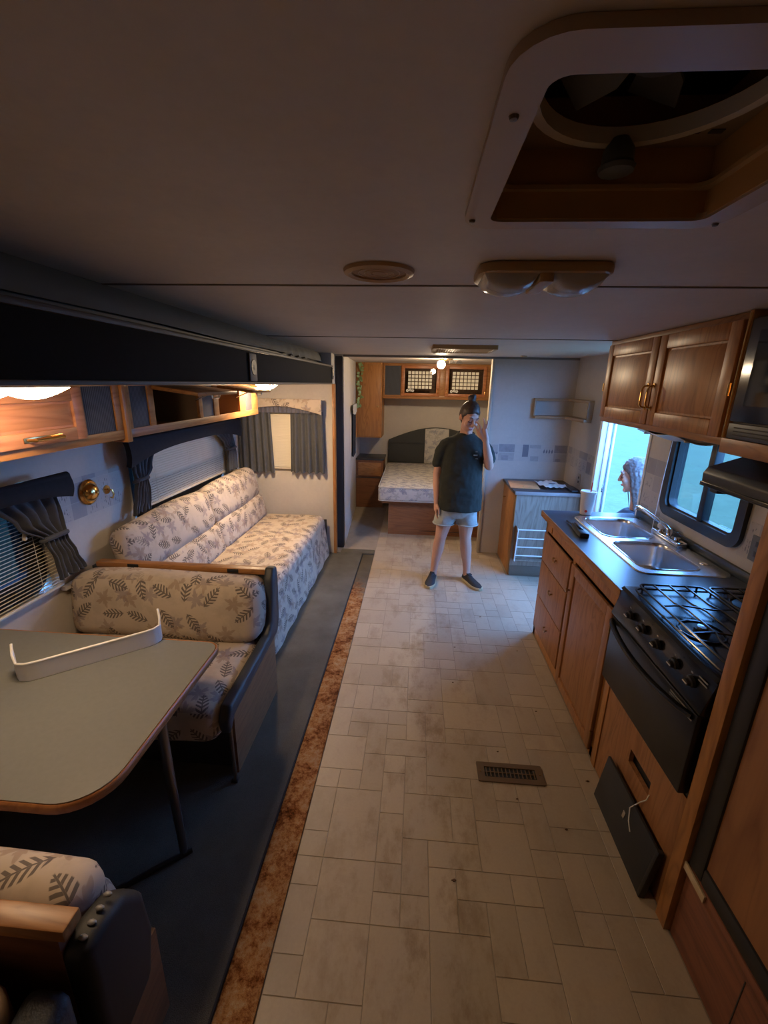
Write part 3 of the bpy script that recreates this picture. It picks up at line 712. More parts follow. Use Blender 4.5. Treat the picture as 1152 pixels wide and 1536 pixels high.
# ---------------------------------------------------------------- upper cabinets
UX = 1.12
uc = thing('wall_cabinet', (1.31, 2.24, 1.525), 'oak wall cabinet with two raised-panel doors above the sink', 'cabinet')
O('carcass', MB().box(UX+.018, 1.497, 1.68, 2.812, 1.525, CZ-.001), OAKP, uc)
m = MB()
for y0, y1, z0, z1 in ((1.68, 2.812, 1.525, 1.565), (1.68, 2.812, 1.945, CZ-.002), (1.68, 1.71, 1.565, 1.945), (2.78, 2.812, 1.565, 1.945), (2.215, 2.255, 1.565, 1.945)): m.box(UX, UX+.018, y0, y1, z0, z1, bev=.0015)
O('face_frame', m, OAKY, uc)
for y0, y1, hy in ((1.70, 2.228, 2.208), (2.238, 2.79, 2.262)):
    d = O('door', panel_front(y0, y1, 1.552, 1.955, UX-.018, st=.062, bev=.005), OAK, uc)
    O('handle', arch_v(hy, 1.63, 1.735, UX-.018), BRASS, d)
    O('hinge', MB().tube([(UX-.016, y0-.002 if y0 < 2 else y1+.002, 1.70), (UX-.016, y0-.002 if y0 < 2 else y1+.002, 1.745)], .006, 8), BRASS, d)
pt = thing('towel_holder', (1.3, 2.3, 1.49), 'white plastic paper towel holder under the oak wall cabinet', 'holder')
m = MB().sheet(lambda u, v: (1.16+.22*v, 2.02+.40*u, 1.512-.028*math.sin(PI*v)+.006*math.sin(u*9)), 12, 10, .003)
O('tray', m, plain('frosted_plastic', (.6, .62, .66), .3), pt)
for y in (2.04, 2.40): O('bracket', B(1.19, 1.36, y-.004, y+.004, 1.492, 1.5245, bev=.002), WHITEP, pt)

mw = thing('microwave', (1.3, 1.38, 1.555), 'glossy black microwave oven beside the oak wall cabinet', 'microwave')
O('case', B(1.115, 1.47, 1.116, 1.655, 1.557, 1.955), BLACKM, mw)
O('door', B(1.098, 1.116, 1.118, 1.652, 1.615, 1.95, bev=.006), BLACK, mw)
O('window', B(1.0965, 1.0985, 1.16, 1.60, 1.67, 1.91), plain('microwave_window', (.006, .006, .007), .06), mw)
O('lower_grille', B(1.10, 1.116, 1.118, 1.652, 1.558, 1.61, bev=.003), BLACKM, mw)
for k in range(3): O('grille_slot', B(1.0985, 1.1005, 1.15, 1.62, 1.57+.012*k, 1.574+.012*k), BLACK, mw)
ms = thing('microwave_shelf', (1.3, 1.38, 1.50), 'oak shelf box carrying the black microwave over the hood', 'shelf')
O('board', B(1.103, 1.497, 1.114, 1.678, 1.503, 1.556, bev=.003), OAKY, ms)
O('side_board', B(1.103, 1.497, 1.660, 1.679, 1.557, CZ-.001, bev=.002), OAK, uc)
O('edge_highlight', MB().tube([(1.1015, 1.668, 1.557), (1.1015, 1.668, 1.97)], .005, 8), BRASS, uc)  # brass tube added to stand in for a highlight along the board edge
hoodm = plain('hood_black', (.012, .013, .013), .4)
hd2 = thing('range_hood', (1.28, 1.39, 1.38), 'black range hood with sloped front above the stove', 'range hood')
O('canopy', MB().prism([(1.497, 1.50), (1.20, 1.50), (1.065, 1.452), (1.052, 1.43), (1.055, 1.385), (1.075, 1.378), (1.497, 1.41)], 'Y', 1.118, 1.655, bev=.005), hoodm, hd2)
O('front_lip', B(1.048, 1.06, 1.12, 1.653, 1.384, 1.40, bev=.003), BLACK, hd2)
O('switch_label', B(1.049, 1.0525, 1.20, 1.30, 1.412, 1.432), PAPER, hd2)
O('light_cover', B(1.08, 1.14, 1.60, 1.64, 1.362, 1.382, bev=.004), BLACKM, hd2)

# window over the sink
win = bpy.data.objects.new('window_1', None); COL.objects.link(win); win.location = (WR, 2.31, 1.27); tag(win, 'black framed sliding window above the sink', kind='structure')
def frame_ring(x0, x1, oy0, oy1, oz0, oz1, wd, r):
    bm = bmesh.new(); o = rrect(oy0, oy1, oz0, oz1, r, 6); i_ = rrect(oy0+wd, oy1-wd, oz0+wd, oz1-wd, max(r-wd*.6, .01), 6); n = len(o); R4 = []
    for x, L in ((x0, o), (x0, i_), (x1, i_), (x1, o)): R4.append([bm.verts.new((x, a, b)) for a, b in L])
    for k in range(4):
        A, Bq = R4[k], R4[(k+1) % 4]
        for q in range(n): bm.faces.new((A[q], A[(q+1) % n], Bq[(q+1) % n], Bq[q]))
    bmesh.ops.recalc_face_normals(bm, faces=bm.faces); return MB()._merge(bm)
O('frame', frame_ring(WR-.022, WR+.05, 1.975, 2.655, 1.01, 1.515, .052, .075), BLACKR, win)
O('inner_frame', frame_ring(WR-.006, WR+.03, 2.015, 2.615, 1.05, 1.495, .022, .055), BLACKM, win)
O('mullion', B(WR-.014, WR+.03, 2.268, 2.308, 1.06, 1.485, bev=.004), BLACKR, win)
for y0, y1, x in ((2.03, 2.275, WR+.012), (2.30, 2.60, WR+.02)): O('pane', B(x, x+.004, y0, y1, 1.06, 1.485), GLASS, win)
O('blind_cord', MB().tube([(1.40, 2.50, 1.522), (1.395, 2.515, 1.2), (1.40, 2.53, .935)], .0018, 6), WHITEP, None, 'thin white cord hanging from the cabinet behind the faucet', 'cord')
ol = thing('wall_outlet', (WR, 1.875, 1.06), 'dark grey outlet plate on the wallpaper beside the window', 'outlet')
O('plate', B(WR-.006, WR+.001, 1.83, 1.925, 1.0, 1.115, bev=.004), plain('outlet_grey', (.10, .11, .12), .5), ol)
for z in (1.035, 1.08): O('socket', B(WR-.0085, WR-.0055, 1.86, 1.895, z-.012, z+.012, bev=.002), BLACKM, ol)
# ================================================================== BATH WALL CORNER
bc = thing('corner_cabinet', (1.2, 4.15, 0), 'grey wood-grain base cabinet with dark top in the corner by the door', 'cabinet')
BX0, BY0, BY1 = 0.925, 3.875, 4.427
O('front_panel', B(BX0, 1.495, BY0, BY0+.015, 0.0, .785), GREYOAK, bc)
O('side_panel', B(BX0-.008, BX0+.008, BY0+.002, BY1, 0.0, .785, bev=.002), OAK, bc)
O('back_panel', MB().box(1.47, 1.495, BY0+.02, BY1, 0, .785), GREYOAK, bc)
tp = O('top', MB().prism([(BX0-.025, BY0+.06), (BX0-.02, BY0-.012), (1.497, BY0-.012), (1.497, BY1), (BX0-.025, BY1)], 'Z', .787, .815, bev=.003), plain('dark_laminate_top', (.055, .05, .055), .35), bc)
O('front_band', B(BX0-.02, 1.497, BY0-.019, BY0-.011, .785, .8165, bev=.003), plain('pale_edge_band', (.34, .30, .28), .4), tp)
O('kick_strip', B(BX0, 1.495, BY0-.006, BY0+.001, 0.0, .10, bev=.002), plain('kick_brown', (.16, .12, .085), .5), bc)
O('side_knob', MB().lathe([(.004, 0), (.004, -.012), (.011, -.016), (.0001, -.024)], (BX0-.008, 4.30, .66), 'X', 12), DBRASS, bc)
rk = thing('wire_rack', (1.06, 3.83, .16), 'white wire magazine rack mounted on the grey wood-grain cabinet front', 'rack')
RX0, RX1, RYf, RZ0, RZ1 = .955, 1.25, 3.81, .165, .475
for x in (RX0, RX1): O('side_rod', MB().tube([(x, BY0, RZ1), (x, RYf+.01, RZ1), (x, RYf, RZ1-.01), (x-.008, RYf-.004, RZ0+.01), (x, RYf+.01, RZ0), (x, BY0, RZ0)], .006, 8), WHITEM, rk)
for k in range(4): O('rod', MB().tube([(RX0, RYf, RZ0+.06+k*.083), (RX1, RYf, RZ0+.06+k*.083)], .0055, 8), WHITEM, rk)
O('tray', B(RX0, RX1, RYf+.004, BY0-.007, RZ0, RZ0+.012, bev=.003), GREYOAK, rk)
for x in (RX0-.012, RX1+.004): O('bracket', B(x, x+.008, RYf+.01, BY0, RZ0, RZ1+.02, bev=.002), plain('rack_brown', (.2, .11, .06), .5), rk)
# papers on the cabinet
en = thing('envelope', (1.05, 4.15, .817), 'large manila envelope lying on the corner cabinet top', 'envelope')
Me = Matrix.Translation((1.035, 4.13, .8165)) @ Matrix.Rotation(math.radians(-6), 4, 'Z')
O('pouch', B(-.13, .13, -.15, .17, 0, .006, bev=.002, M=Me), MANILA, en)
O('flap', MB().prism([(-.13, -.15), (.13, -.15), (.09, -.09), (-.09, -.09)], 'Z', .006, .0075, M=Me), MANILA, en)
O('clasp', MB().lathe([(.007, 0), (.006, .002), (.0001, .003)], (0, 0, 0), 'Z', 12, Me @ Matrix.Translation((-.01, -.10, .0075))), BRASS, en)
Mp = Matrix.Translation((1.278, 4.12, .829)) @ Matrix.Rotation(math.radians(10), 4, 'Z')
pp = thing('paper_bag', (1.235, 4.12, .817), 'crumpled white paper bag lying beside the manila envelope', 'paper')
rp_ = random.Random(2)
def crum(u, v): return Mp @ Vector(((u-.5)*.20, (v-.5)*.27, .013+.012*math.sin(u*7+v*3)*math.sin(v*9)+.006*math.sin(u*23)*math.cos(v*19)-.004))
O('sheet', MB().sheet(crum, 16, 18, .002), PAPER, pp)
O('printed_mark', B(-.03, .03, -.05, -.02, .022, .0235, M=Mp), plain('print_blue', (.15, .2, .25), .6), pp)
O('tray_lid', MB().prism(rrect(1.405, 1.485, 3.91, 4.12, .02, 3), 'Z', .8165, .832, bev=.004), plain('dark_tray', (.06, .065, .07), .4), None, 'shallow dark plastic tray on the corner cabinet by the wall', 'tray')
O('key_fob', MB().prism(rrect(1.30, 1.36, 4.28, 4.32, .012, 3), 'Z', .8165, .836, bev=.004), BLACKM, None, 'small black fob behind the papers on the corner cabinet', 'fob')
oc = thing('wall_switch', (WR, 4.02, .86), 'cream outlet plate on the right wall beside the door frame', 'outlet')
O('plate', B(WR-.006, WR+.001, 3.985, 4.055, .855, .965, bev=.004), plain('cream_plate', (.45, .41, .34), .5), oc)
for z in (.89, .93): O('socket', B(WR-.0075, WR-.0055, 4.008, 4.032, z-.010, z+.010, bev=.001), BLACKM, oc)
# corner shelf
cs = thing('corner_shelf', (1.4, 4.3, 1.42), 'L-shaped oak corner shelf with two boards on the wallpapered walls', 'shelf')
O('shelf_board', MB().prism([(1.125, 4.428), (1.125, 4.35), (1.40, 4.33), (1.43, 3.93), (1.498, 3.93), (1.498, 4.428)], 'Z', 1.425, 1.452, bev=.004), plain('shelf_birch', (.33, .22, .12), .45), cs)
O('shelf_board', MB().prism([(1.115, 4.428), (1.115, 4.37), (1.42, 4.35), (1.445, 3.92), (1.498, 3.92), (1.498, 4.428)], 'Z', 1.588, 1.612, bev=.004), plain('shelf_birch', (0, 0, 0)), cs)
for x0, x1, y0, y1 in ((1.118, 1.132, 4.375, 4.428), (1.45, 1.498, 3.925, 3.938)): O('end_board', B(x0, x1, y0, y1, 1.451, 1.589), plain('shelf_birch', (0, 0, 0)), cs)

# ================================================================== BEDROOM
bd = thing('bed', (.28, 5.6, 0), 'bed platform with wood front panel seen through the bedroom doorway', 'bed')
O('front_panel', B(-.29, 1.10, 4.90, 4.92, .0, .405), BEDPANEL, bd)
O('side_panel', B(-.29, -.27, 4.92, 6.42, .0, .405), BEDPANEL, bd)
O('deck', B(-.36, 1.12, 4.84, 6.42, .39, .412, bev=.003), BEDPANEL, bd)
O('drawer_seam', B(.08, .6, 4.896, 4.902, .05, .055), DARKG, bd)
mt = thing('mattress', (.3, 5.6, .412), 'bare patterned grey and cream mattress on the bed platform', 'mattress')
O('body', MB().cushion(-.405, 1.02, 4.79, 6.39, .428, .594, .035, .010, 6), MATT, mt)
for z in (.434, .588): O('piping', MB().tube([(x, y, z) for x, y in rrect(-.402, 1.017, 4.792, 6.387, .05)], .007, 6, closed=True), plain('piping_cream', (.45, .42, .38), .8), mt)
hb = thing('headboard', (.3, 6.42, .6), 'dark grey padded headboard with arched top against the bedroom wall', 'headboard')
L = [(-.40, .60), (1.0, .60), (1.0, .93)]+[(1.0-1.4*i/16, .93+.19*math.sin(PI*i/16)) for i in range(1, 16)]+[(-.40, .93)]
O('padded_panel', MB().prism(L, 'Y', 6.39, 6.447, bev=.012), plain('charcoal_cloth', (.04, .043, .042), .85, bump=.2, bscale=400), hb)
O('centre_panel', MB().prism([(.13, .60), (.47, .60), (.47, 1.10), (.30, 1.115), (.13, 1.10)], 'Y', 6.375, 6.392, bev=.006), MATT, hb)
O('seam', B(-.39, .12, 6.386, 6.391, .885, .893), BLACKM, hb)
ns = thing('nightstand', (-.64, 6.2, 0), 'brown nightstand with one drawer beside the bed', 'nightstand')
NX0, NX1, NY0 = -.825, -.445, 6.02
O('body', B(NX0, NX1, NY0, 6.445, 0, .685), BEDPANEL, ns)
O('top', B(NX0-.003, NX1+.012, NY0-.015, 6.445, .686, .708, bev=.003), plain('nightstand_top', (.035, .035, .036), .4), ns)
dr = O('drawer', B(NX0+.03, NX1-.03, NY0-.018, NY0+.001, .465, .65, bev=.005), OAKX, ns)
O('handle', MB().tube([(-.665, NY0-.018, .572), (-.66, NY0-.036, .566), (-.61, NY0-.036, .566), (-.605, NY0-.018, .572)], .004, 8), DBRASS, dr)
O('toe_line', B(NX0, NX1, NY0-.004, NY0+.001, .43, .442, bev=.001), DARKG, ns)
wd = thing('hanging_wardrobe', (-.67, 6.2, 1.0), 'tall oak wall wardrobe above the nightstand in the bedroom', 'wardrobe')
O('body', B(-.828, -.475, 6.0, 6.445, 1.0, CZ-.001), OAK, wd)
d = O('door', B(-.80, -.492, 5.985, 6.001, 1.02, 1.955, bev=.004), OAK, wd)
O('knob', MB().lathe([(.004, 0), (.004, -.012), (.013, -.016), (.0001, -.025)], (-.525, 5.985, 1.42), 'Y', 12), DBRASS, d)
# overhead bedroom cabinet
ob = thing('overhead_cabinet', (.25, 6.25, 1.52), 'oak overhead cabinet with two etched glass doors over the bed', 'cabinet')
OY = 6.08
O('box', MB().box(-.47, 1.10, 6.42, 6.447, 1.53, CZ-.001).box(-.47, 1.10, OY+.018, 6.445, 1.53, 1.545).box(-.47, 1.10, OY+.018, 6.445, 1.95, CZ-.001), OAKX, ob)
m = MB()
for x0, x1, z0, z1 in ((-.47, 1.10, 1.525, 1.572), (-.47, 1.10, 1.945, CZ-.001), (-.47, -.445, 1.572, 1.945), (-.235, -.215, 1.572, 1.945), (.275, .37, 1.572, 1.945), (.88, .945, 1.572, 1.945), (1.07, 1.10, 1.572, 1.945)): m.box(x0, x1, OY, OY+.018, z0, z1, bev=.001)
O('face_frame', m, OAKX, ob)
for x0, x1 in ((-.446, -.234), (.944, 1.071)): O('grille_panel', B(x0, x1, OY+.004, OY+.012, 1.571, 1.946), GRILLE, ob)
redoak = wood('red_oak', (.42, .16, .06), (.28, .09, .03), axis='X')
etch = plain('etched_glass_glare', (.85, .80, .66), .6, var=.03)  # etched squares, with reflected light painted in as a brighter base colour
for x0, x1 in ((-.225, .285), (.36, .895)):
    d = O('door', MB().box(x0, x0+.045, OY-.018, OY, 1.562, 1.955, bev=.003).box(x1-.045, x1, OY-.018, OY, 1.562, 1.955, bev=.003).box(x0+.04, x1-.04, OY-.018, OY, 1.562, 1.602, bev=.003).box(x0+.04, x1-.04, OY-.018, OY, 1.915, 1.955, bev=.003), redoak, ob)
    O('pane', B(x0+.04, x1-.04, OY-.010, OY-.007, 1.60, 1.917), DGLASS, d)
    lat = MB(); gx0 = x0+.085; gx1 = x1-.10; gz0, gz1 = 1.655, 1.885
    for i in range(7):
        for j in range(5):
            a = gx0+(gx1-gx0)*i/7; c_ = gz0+(gz1-gz0)*j/5; s1 = (gx1-gx0)/7; s2 = (gz1-gz0)/5
            lat.box(a+.005, a+s1-.005, OY-.0125, OY-.0105, c_+.005, c_+s2-.005)
    O('etched_lattice', lat, etch, d, kind='stuff', smooth=False)
    fl = MB()
    for q in range(3):
        fx = x0+.085+.035*q; fz = 1.632+.008*(q % 2)
        for k in range(5): fl.ball((fx+.012*math.cos(k*1.257), OY-.0125, fz+.012*math.sin(k*1.257)), (.008, .0012, .008), 8)
    O('etched_flowers', fl, plain('etched_white', (.7, .68, .62), .6), d)
    O('hinge', MB().tube([(x1-.012 if x0 > 0 else x0+.012, OY-.02, 1.60), (x1-.012 if x0 > 0 else x0+.012, OY-.02, 1.64)], .005, 8), BRASS, d)
    O('pull', MB().tube([(x0+.02 if x0 > 0 else x1-.02, OY-.018, 1.60), (x0+.02 if x0 > 0 else x1-.02, OY-.04, 1.612), (x0+.02 if x0 > 0 else x1-.02, OY-.04, 1.65), (x0+.02 if x0 > 0 else x1-.02, OY-.018, 1.662)], .005, 8), BRASS, d)
# vine garland on the wardrobe
vn = thing('vine_garland', (-.79, 5.98, 1.45), 'green leafy vine garland hanging down the oak wardrobe door', 'garland')
O('stem', MB().tube([(-.765+.012*math.sin(i*.9), 5.968, 1.95-.56*i/14) for i in range(15)], .003, 6), plain('vine_stem', (.10, .16, .05), .7), vn)
rv = random.Random(9); lm = MB()
lm.prism([(0, 0), (.012, .014), (.014, .03), (0, .05), (-.014, .03), (-.012, .014)], 'Y', -.0008, .0008)
lme = lm.data('leaf', plain('vine_leaf', (.24, .33, .13), .6, var=.25, vscale=40), False)
for i in range(46):
    z = 1.95-.56*i/46
    PIECE('leaf', lme, vn, (-.765+.012*math.sin(i*.28)+rv.uniform(-.012, .012), 5.955+rv.uniform(-.004, .002), z), (rv.uniform(-.4, .4), rv.uniform(-2.6, 2.6), rv.uniform(-.5, .5)))
# bedroom side curtain
bcu = thing('bedroom_curtain', (-.77, 5.5, .75), 'dark curtain with pale valance on the bedroom side wall', 'curtain')
wx = lambda y: -.735-(y-4.45)*.0605
O('drape', MB().sheet(lambda u, v: (wx(5.25+.35*u)+.022+.012*math.sin(u*38), 5.25+.35*u, 1.40-.55*v), 40, 6, .004), CURTD, bcu)
O('valance', MB().sheet(lambda u, v: (wx(5.15+.5*u)+.035+.008*math.sin(u*30), 5.15+.5*u, 1.47-(.09+.03*math.sin(u*PI))*v), 40, 4, .006), plain('valance_pale', (.42, .40, .36), .8), bcu)
O('blind', B(-.80, -.778, 5.15, 5.30, .90, 1.40), BLIND, bcu)

# bedroom ceiling lamp with one lit bulb
def lamp_kit():
    t = thing('bedroom_ceiling_lamp', (.24, 4.85, CZ), 'small brass ceiling lamp with one bare lit bulb in the bedroom', 'lamp')
    O('canopy', MB().lathe([(.055, CZ-.0005), (.05, CZ-.012), (.0001, CZ-.018)], (.30, 4.85, 0), 'Z', 20), DBRASS, t)
    O('arm', MB().tube([(.30, 4.85, CZ-.015), (.24, 4.83, CZ-.022)], .006, 8), DBRASS, t)
    bu = O('bulb', MB().ball((.232, 4.82, CZ-.062), .042, 18), BULB_ON, t)
    O('socket', MB().lathe([(.016, CZ-.001), (.016, CZ-.024), (.0001, CZ-.025)], (.232, 4.82, 0), 'Z', 14), DBRASS, t)
    for a, b in ((.34, 4.80), (.42, 4.84)):
        O('glass_shade', MB().lathe([(.014, CZ-.015), (.03, CZ-.03), (.036, CZ-.05), (.033, CZ-.05), (.027, CZ-.03), (.01, CZ-.017)], (a, b, 0), 'Z', 18), CLEAR, t)
lamp_kit()

# ================================================================== CEILING FITTINGS
# roof vent with fan
vt = thing('roof_vent', (.265, .635, CZ), 'beige roof vent with recessed fan in the ceiling', 'vent fan')
VX0, VX1, VY0, VY1 = .098, .432, .458, .812
def ring_prism(o, i_, z0, z1):
    bm = bmesh.new(); n = len(o); R4 = []
    for z, Lq in ((z0, o), (z0, i_), (z1, i_), (z1, o)): R4.append([bm.verts.new((a, b, z)) for a, b in Lq])
    for k in range(4):
        A, Bq = R4[k], R4[(k+1) % 4]
        for q in range(n): bm.faces.new((A[q], A[(q+1) % n], Bq[(q+1) % n], Bq[q]))
    bmesh.ops.recalc_face_normals(bm, faces=bm.faces); return MB()._merge(bm)
O('trim_frame', ring_prism(rrect(VX0-.035, VX1+.035, VY0-.045, VY1+.03, .05, 6), rrect(VX0+.004, VX1-.004, VY0+.004, VY1-.004, .02, 6), CZ-.010, CZ-.0004), BEIGEP, vt)
m = MB(); sh = .15
for x0, x1, y0, y1 in ((VX0-.001, VX0+.006, VY0, VY1), (VX1-.006, VX1+.001, VY0, VY1), (VX0, VX1, VY0-.001, VY0+.006), (VX0, VX1, VY1-.006, VY1+.001)): m.box(x0, x1, y0, y1, CZ-.006, CZ+sh)
O('shaft', m, plain('vent_shaft', (.46, .26, .09), .5), vt)
O('shaft_step', ring_prism(rrect(VX0+.004, VX1-.004, VY0+.004, VY1-.004, .012), rrect(VX0+.016, VX1-.016, VY0+.016, VY1-.016, .02), CZ+.03, CZ+.036), TANP, vt)
VC = (.265, .635); Rf = .148
bm = bmesh.new(); ci = [(VC[0]+(Rf-.012)*math.cos(2*PI*k/36), VC[1]+(Rf-.012)*math.sin(2*PI*k/36)) for k in range(36)]
e_ = []
for Lq in (rrect(VX0+.006, VX1-.006, VY0+.006, VY1-.006, .01, 6), ci):
    v_ = [bm.verts.new((a, b, CZ+.085)) for a, b in Lq]; e_ += [bm.edges.new((v_[i], v_[(i+1) % len(v_)])) for i in range(len(v_))]
bmesh.ops.triangle_fill(bm, edges=e_, use_beauty=True)
bmesh.ops.solidify(bm, geom=list(bm.faces), thickness=.004)
O('fan_plate', MB()._merge(bm), plain('fan_plate', (.30, .21, .125), .5), vt)
O('fan_ring', MB().lathe([(Rf-.014, .075), (Rf-.014, .095), (Rf, .095), (Rf, .075), (Rf-.014, .075)], (VC[0], VC[1], CZ), 'Z', 40), plain('fan_ring_cream', (.66, .60, .50), .5), vt)
O('fan_hub', MB().lathe([(.045, .14), (.045, .105), (.036, .098), (.0001, .096)], (VC[0], VC[1], CZ), 'Z', 24), plain('fan_grey', (.10, .10, .105), .45), vt)
for k in range(6):
    a = k*PI/3+.25; Mb = Matrix.Translation((VC[0], VC[1], CZ+.122)) @ Matrix.Rotation(a, 4, 'Z') @ Matrix.Rotation(.45, 4, 'X')
    O('fan_blade', MB().prism([(.04, -.016), (.07, -.034), (.125, -.038), (.128, .03), (.07, .022), (.04, .016)], 'Z', -.0015, .0015, M=Mb), plain('fan_grey', (0, 0, 0)), vt)
O('lid', MB().box(VX0-.02, VX1+.02, VY0-.02, VY1+.02, CZ+sh-.001, CZ+sh+.008), plain('smoked_lid', (.015, .016, .018), .4), vt)
for k in range(3):
    a = .6+k*2.1; O('strut', MB().tube([(VC[0]+.04*math.cos(a), VC[1]+.04*math.sin(a), CZ+.135), (VC[0]+.15*math.cos(a), VC[1]+.15*math.sin(a), CZ+.135)], .004, 6), BLACKM, vt)
kn = O('crank_knob', MB().lathe([(.016, .046), (.022, .052), (.021, .068), (.012, .082), (.0001, .084)], (.275, .772, CZ), 'Z', 16), plain('knob_grey', (.12, .125, .12), .45), vt)
O('knob_grip', MB().lathe([(.012, .040), (.024, .044), (.026, .050), (.0001, .0505)], (.275, .772, CZ-.003), 'Z', 12), plain('knob_grey', (0, 0, 0)), kn)
for x, y in ((.075, .80), (.082, .52), (.455, .82), (.26, .425)): O('screw', MB().lathe([(.0001, -.0135), (.004, -.013), (.0055, -.0095)], (x, y, CZ), 'Z', 10), plain('screw_dark', (.10, .06, .03), .5), vt)
for k in range(2): O('caution_mark', B(.36+.03*k, .378+.03*k, .756, .766, CZ+.0835, CZ+.0848), plain('print_dark', (.06, .05, .05), .6), vt)
# double dome ceiling lamp (off)
dl = thing('dome_lamp', (.27, 1.14, CZ), 'unlit double dome ceiling lamp with tan base and clear lenses', 'lamp')
O('base', MB().prism(rrect(.125, .42, 1.07, 1.23, .04, 5), 'Z', CZ-.022, CZ-.0004, bev=.006), TANP, dl)
O('bridge', MB().prism(rrect(.258, .288, 1.08, 1.225, .008, 3), 'Z', CZ-.040, CZ-.021, bev=.004), TANP, dl)
for x0, x1 in ((.138, .258), (.288, .408)):
    def dome(u, v, x0=x0, x1=x1): return (x0+(x1-x0)*u, 1.085+.135*v, CZ-.021-.034*(max(0, math.sin(PI*u))**.4)*(max(0, math.sin(PI*v))**.4))
    ln = O('lens', MB().sheet(dome, 14, 14, .002), plain('milky_lens', (.42, .40, .37), .18), dl)
    for k in range(2): O('lens_rib', MB().tube([dome(i/10, .33+.33*k) for i in range(1, 10)], .0022, 6), CLEAR, ln)
# round ceiling vent
rv2 = thing('round_ceiling_vent', (-.105, 1.17, CZ), 'round tan ceiling speaker grille beside the dome lamp', 'speaker')
RC = (-.105, 1.165, CZ)
O('rim', MB().lathe([(.086, -.0004), (.084, -.008), (.074, -.012), (.066, -.008), (.066, -.0004), (.086, -.0004)], RC, 'Z', 36), plain('rim_tan', (.52, .33, .15), .5), rv2)
O('grille', MB().lathe([(.067, -.0035), (.04, -.006), (.0001, -.007)], RC, 'Z', 30), plain('grille_tan', (.36, .20, .08), .6), rv2)
for r in (.02, .035, .05): O('grille_ring', MB().tube([(RC[0]+r*math.cos(2*PI*k/24), RC[1]+r*math.sin(2*PI*k/24), CZ-.0072+r*.03) for k in range(24)], .0015, 5, closed=True), plain('rim_tan', (0, 0, 0)), rv2)
# far ceiling register
fv = thing('ceiling_register', (.30, 3.38, CZ), 'wide tan ceiling return grille in front of the bedroom doorway', 'vent')
O('frame', ring_prism(rrect(.09, .53, 3.17, 3.58, .012, 3), rrect(.115, .505, 3.195, 3.555, .01, 3), CZ-.028, CZ-.0004), TANP, fv)
O('backing', B(.11, .51, 3.19, 3.56, CZ-.006, CZ-.001), BLACKM, fv)
lv = MB().box(-.005, .005, -.178, .178, -.009, .009, M=Matrix.Rotation(.5, 4, 'Y')).data('louvre', TANP, False)
for k in range(22): PIECE('louvre', lv, fv, (.125+.0175*k, 3.375, CZ-.017))
O('clip', MB().box(.105, .125, 3.56, 3.59, CZ-.034, CZ-.01, bev=.003), WHITEP, fv)
# small smoke detector-like button
O('ceiling_button', MB().lathe([(.03, -.0004), (.028, -.010), (.0001, -.013)], (.93, 4.2, CZ), 'Z', 20), BEIGEP, None, 'small beige round button on the ceiling near the corner shelf', 'button')

# floor register
fg = thing('floor_register', (.495, 1.628, 0), 'brown metal floor register in the worn vinyl floor', 'vent')
bz = plain('register_brown', (.15, .10, .055), .45, .3)
O('frame', ring_prism(rrect(.345, .645, 1.575, 1.68, .006, 3), rrect(.378, .612, 1.60, 1.655, .003, 3), -.001, .006), bz, fg)
O('well', B(.378, .612, 1.60, 1.655, -.0014, .0006), BLACKM, fg)
fin = MB().box(-.0022, .0022, -.0115, .0115, 0, .0045).data('fin', bz, False)
for k in range(13):
    for y in (1.6145, 1.6405): PIECE('fin', fin, fg, (.388+.018*k, y, .0006))
O('centre_bar', B(.378, .612, 1.6255, 1.6295, .0006, .0052), bz, fg)
for x in (.36, .63): O('screw', MB().lathe([(.004, .0055), (.003, .0075), (.0001, .008)], (x, 1.628, 0), 'Z', 10), DBRASS, fg)
# debris on the floor
rd = random.Random(4); deb = plain('debris_brown', (.10, .05, .025), .9)
for k, (x, y) in enumerate(((.72, 2.05), (.74, 2.62), (.32, 2.62), (.28, 2.25), (.46, 1.75), (.67, 1.38), (.2, 1.15), (.55, 3.05), (.84, 1.62), (.5, 1.5))):
    s_ = rd.uniform(.005, .010)
    O('leaf_scrap', MB().prism([(x-s_, y), (x, y-s_*.5), (x+s_, y+s_*.1), (x+s_*.2, y+s_*.6)], 'Z', .0005, .0035, bev=.0006), deb, None, 'small brown leaf scrap lying on the worn vinyl floor', 'debris', 'leaf scraps on the vinyl floor')
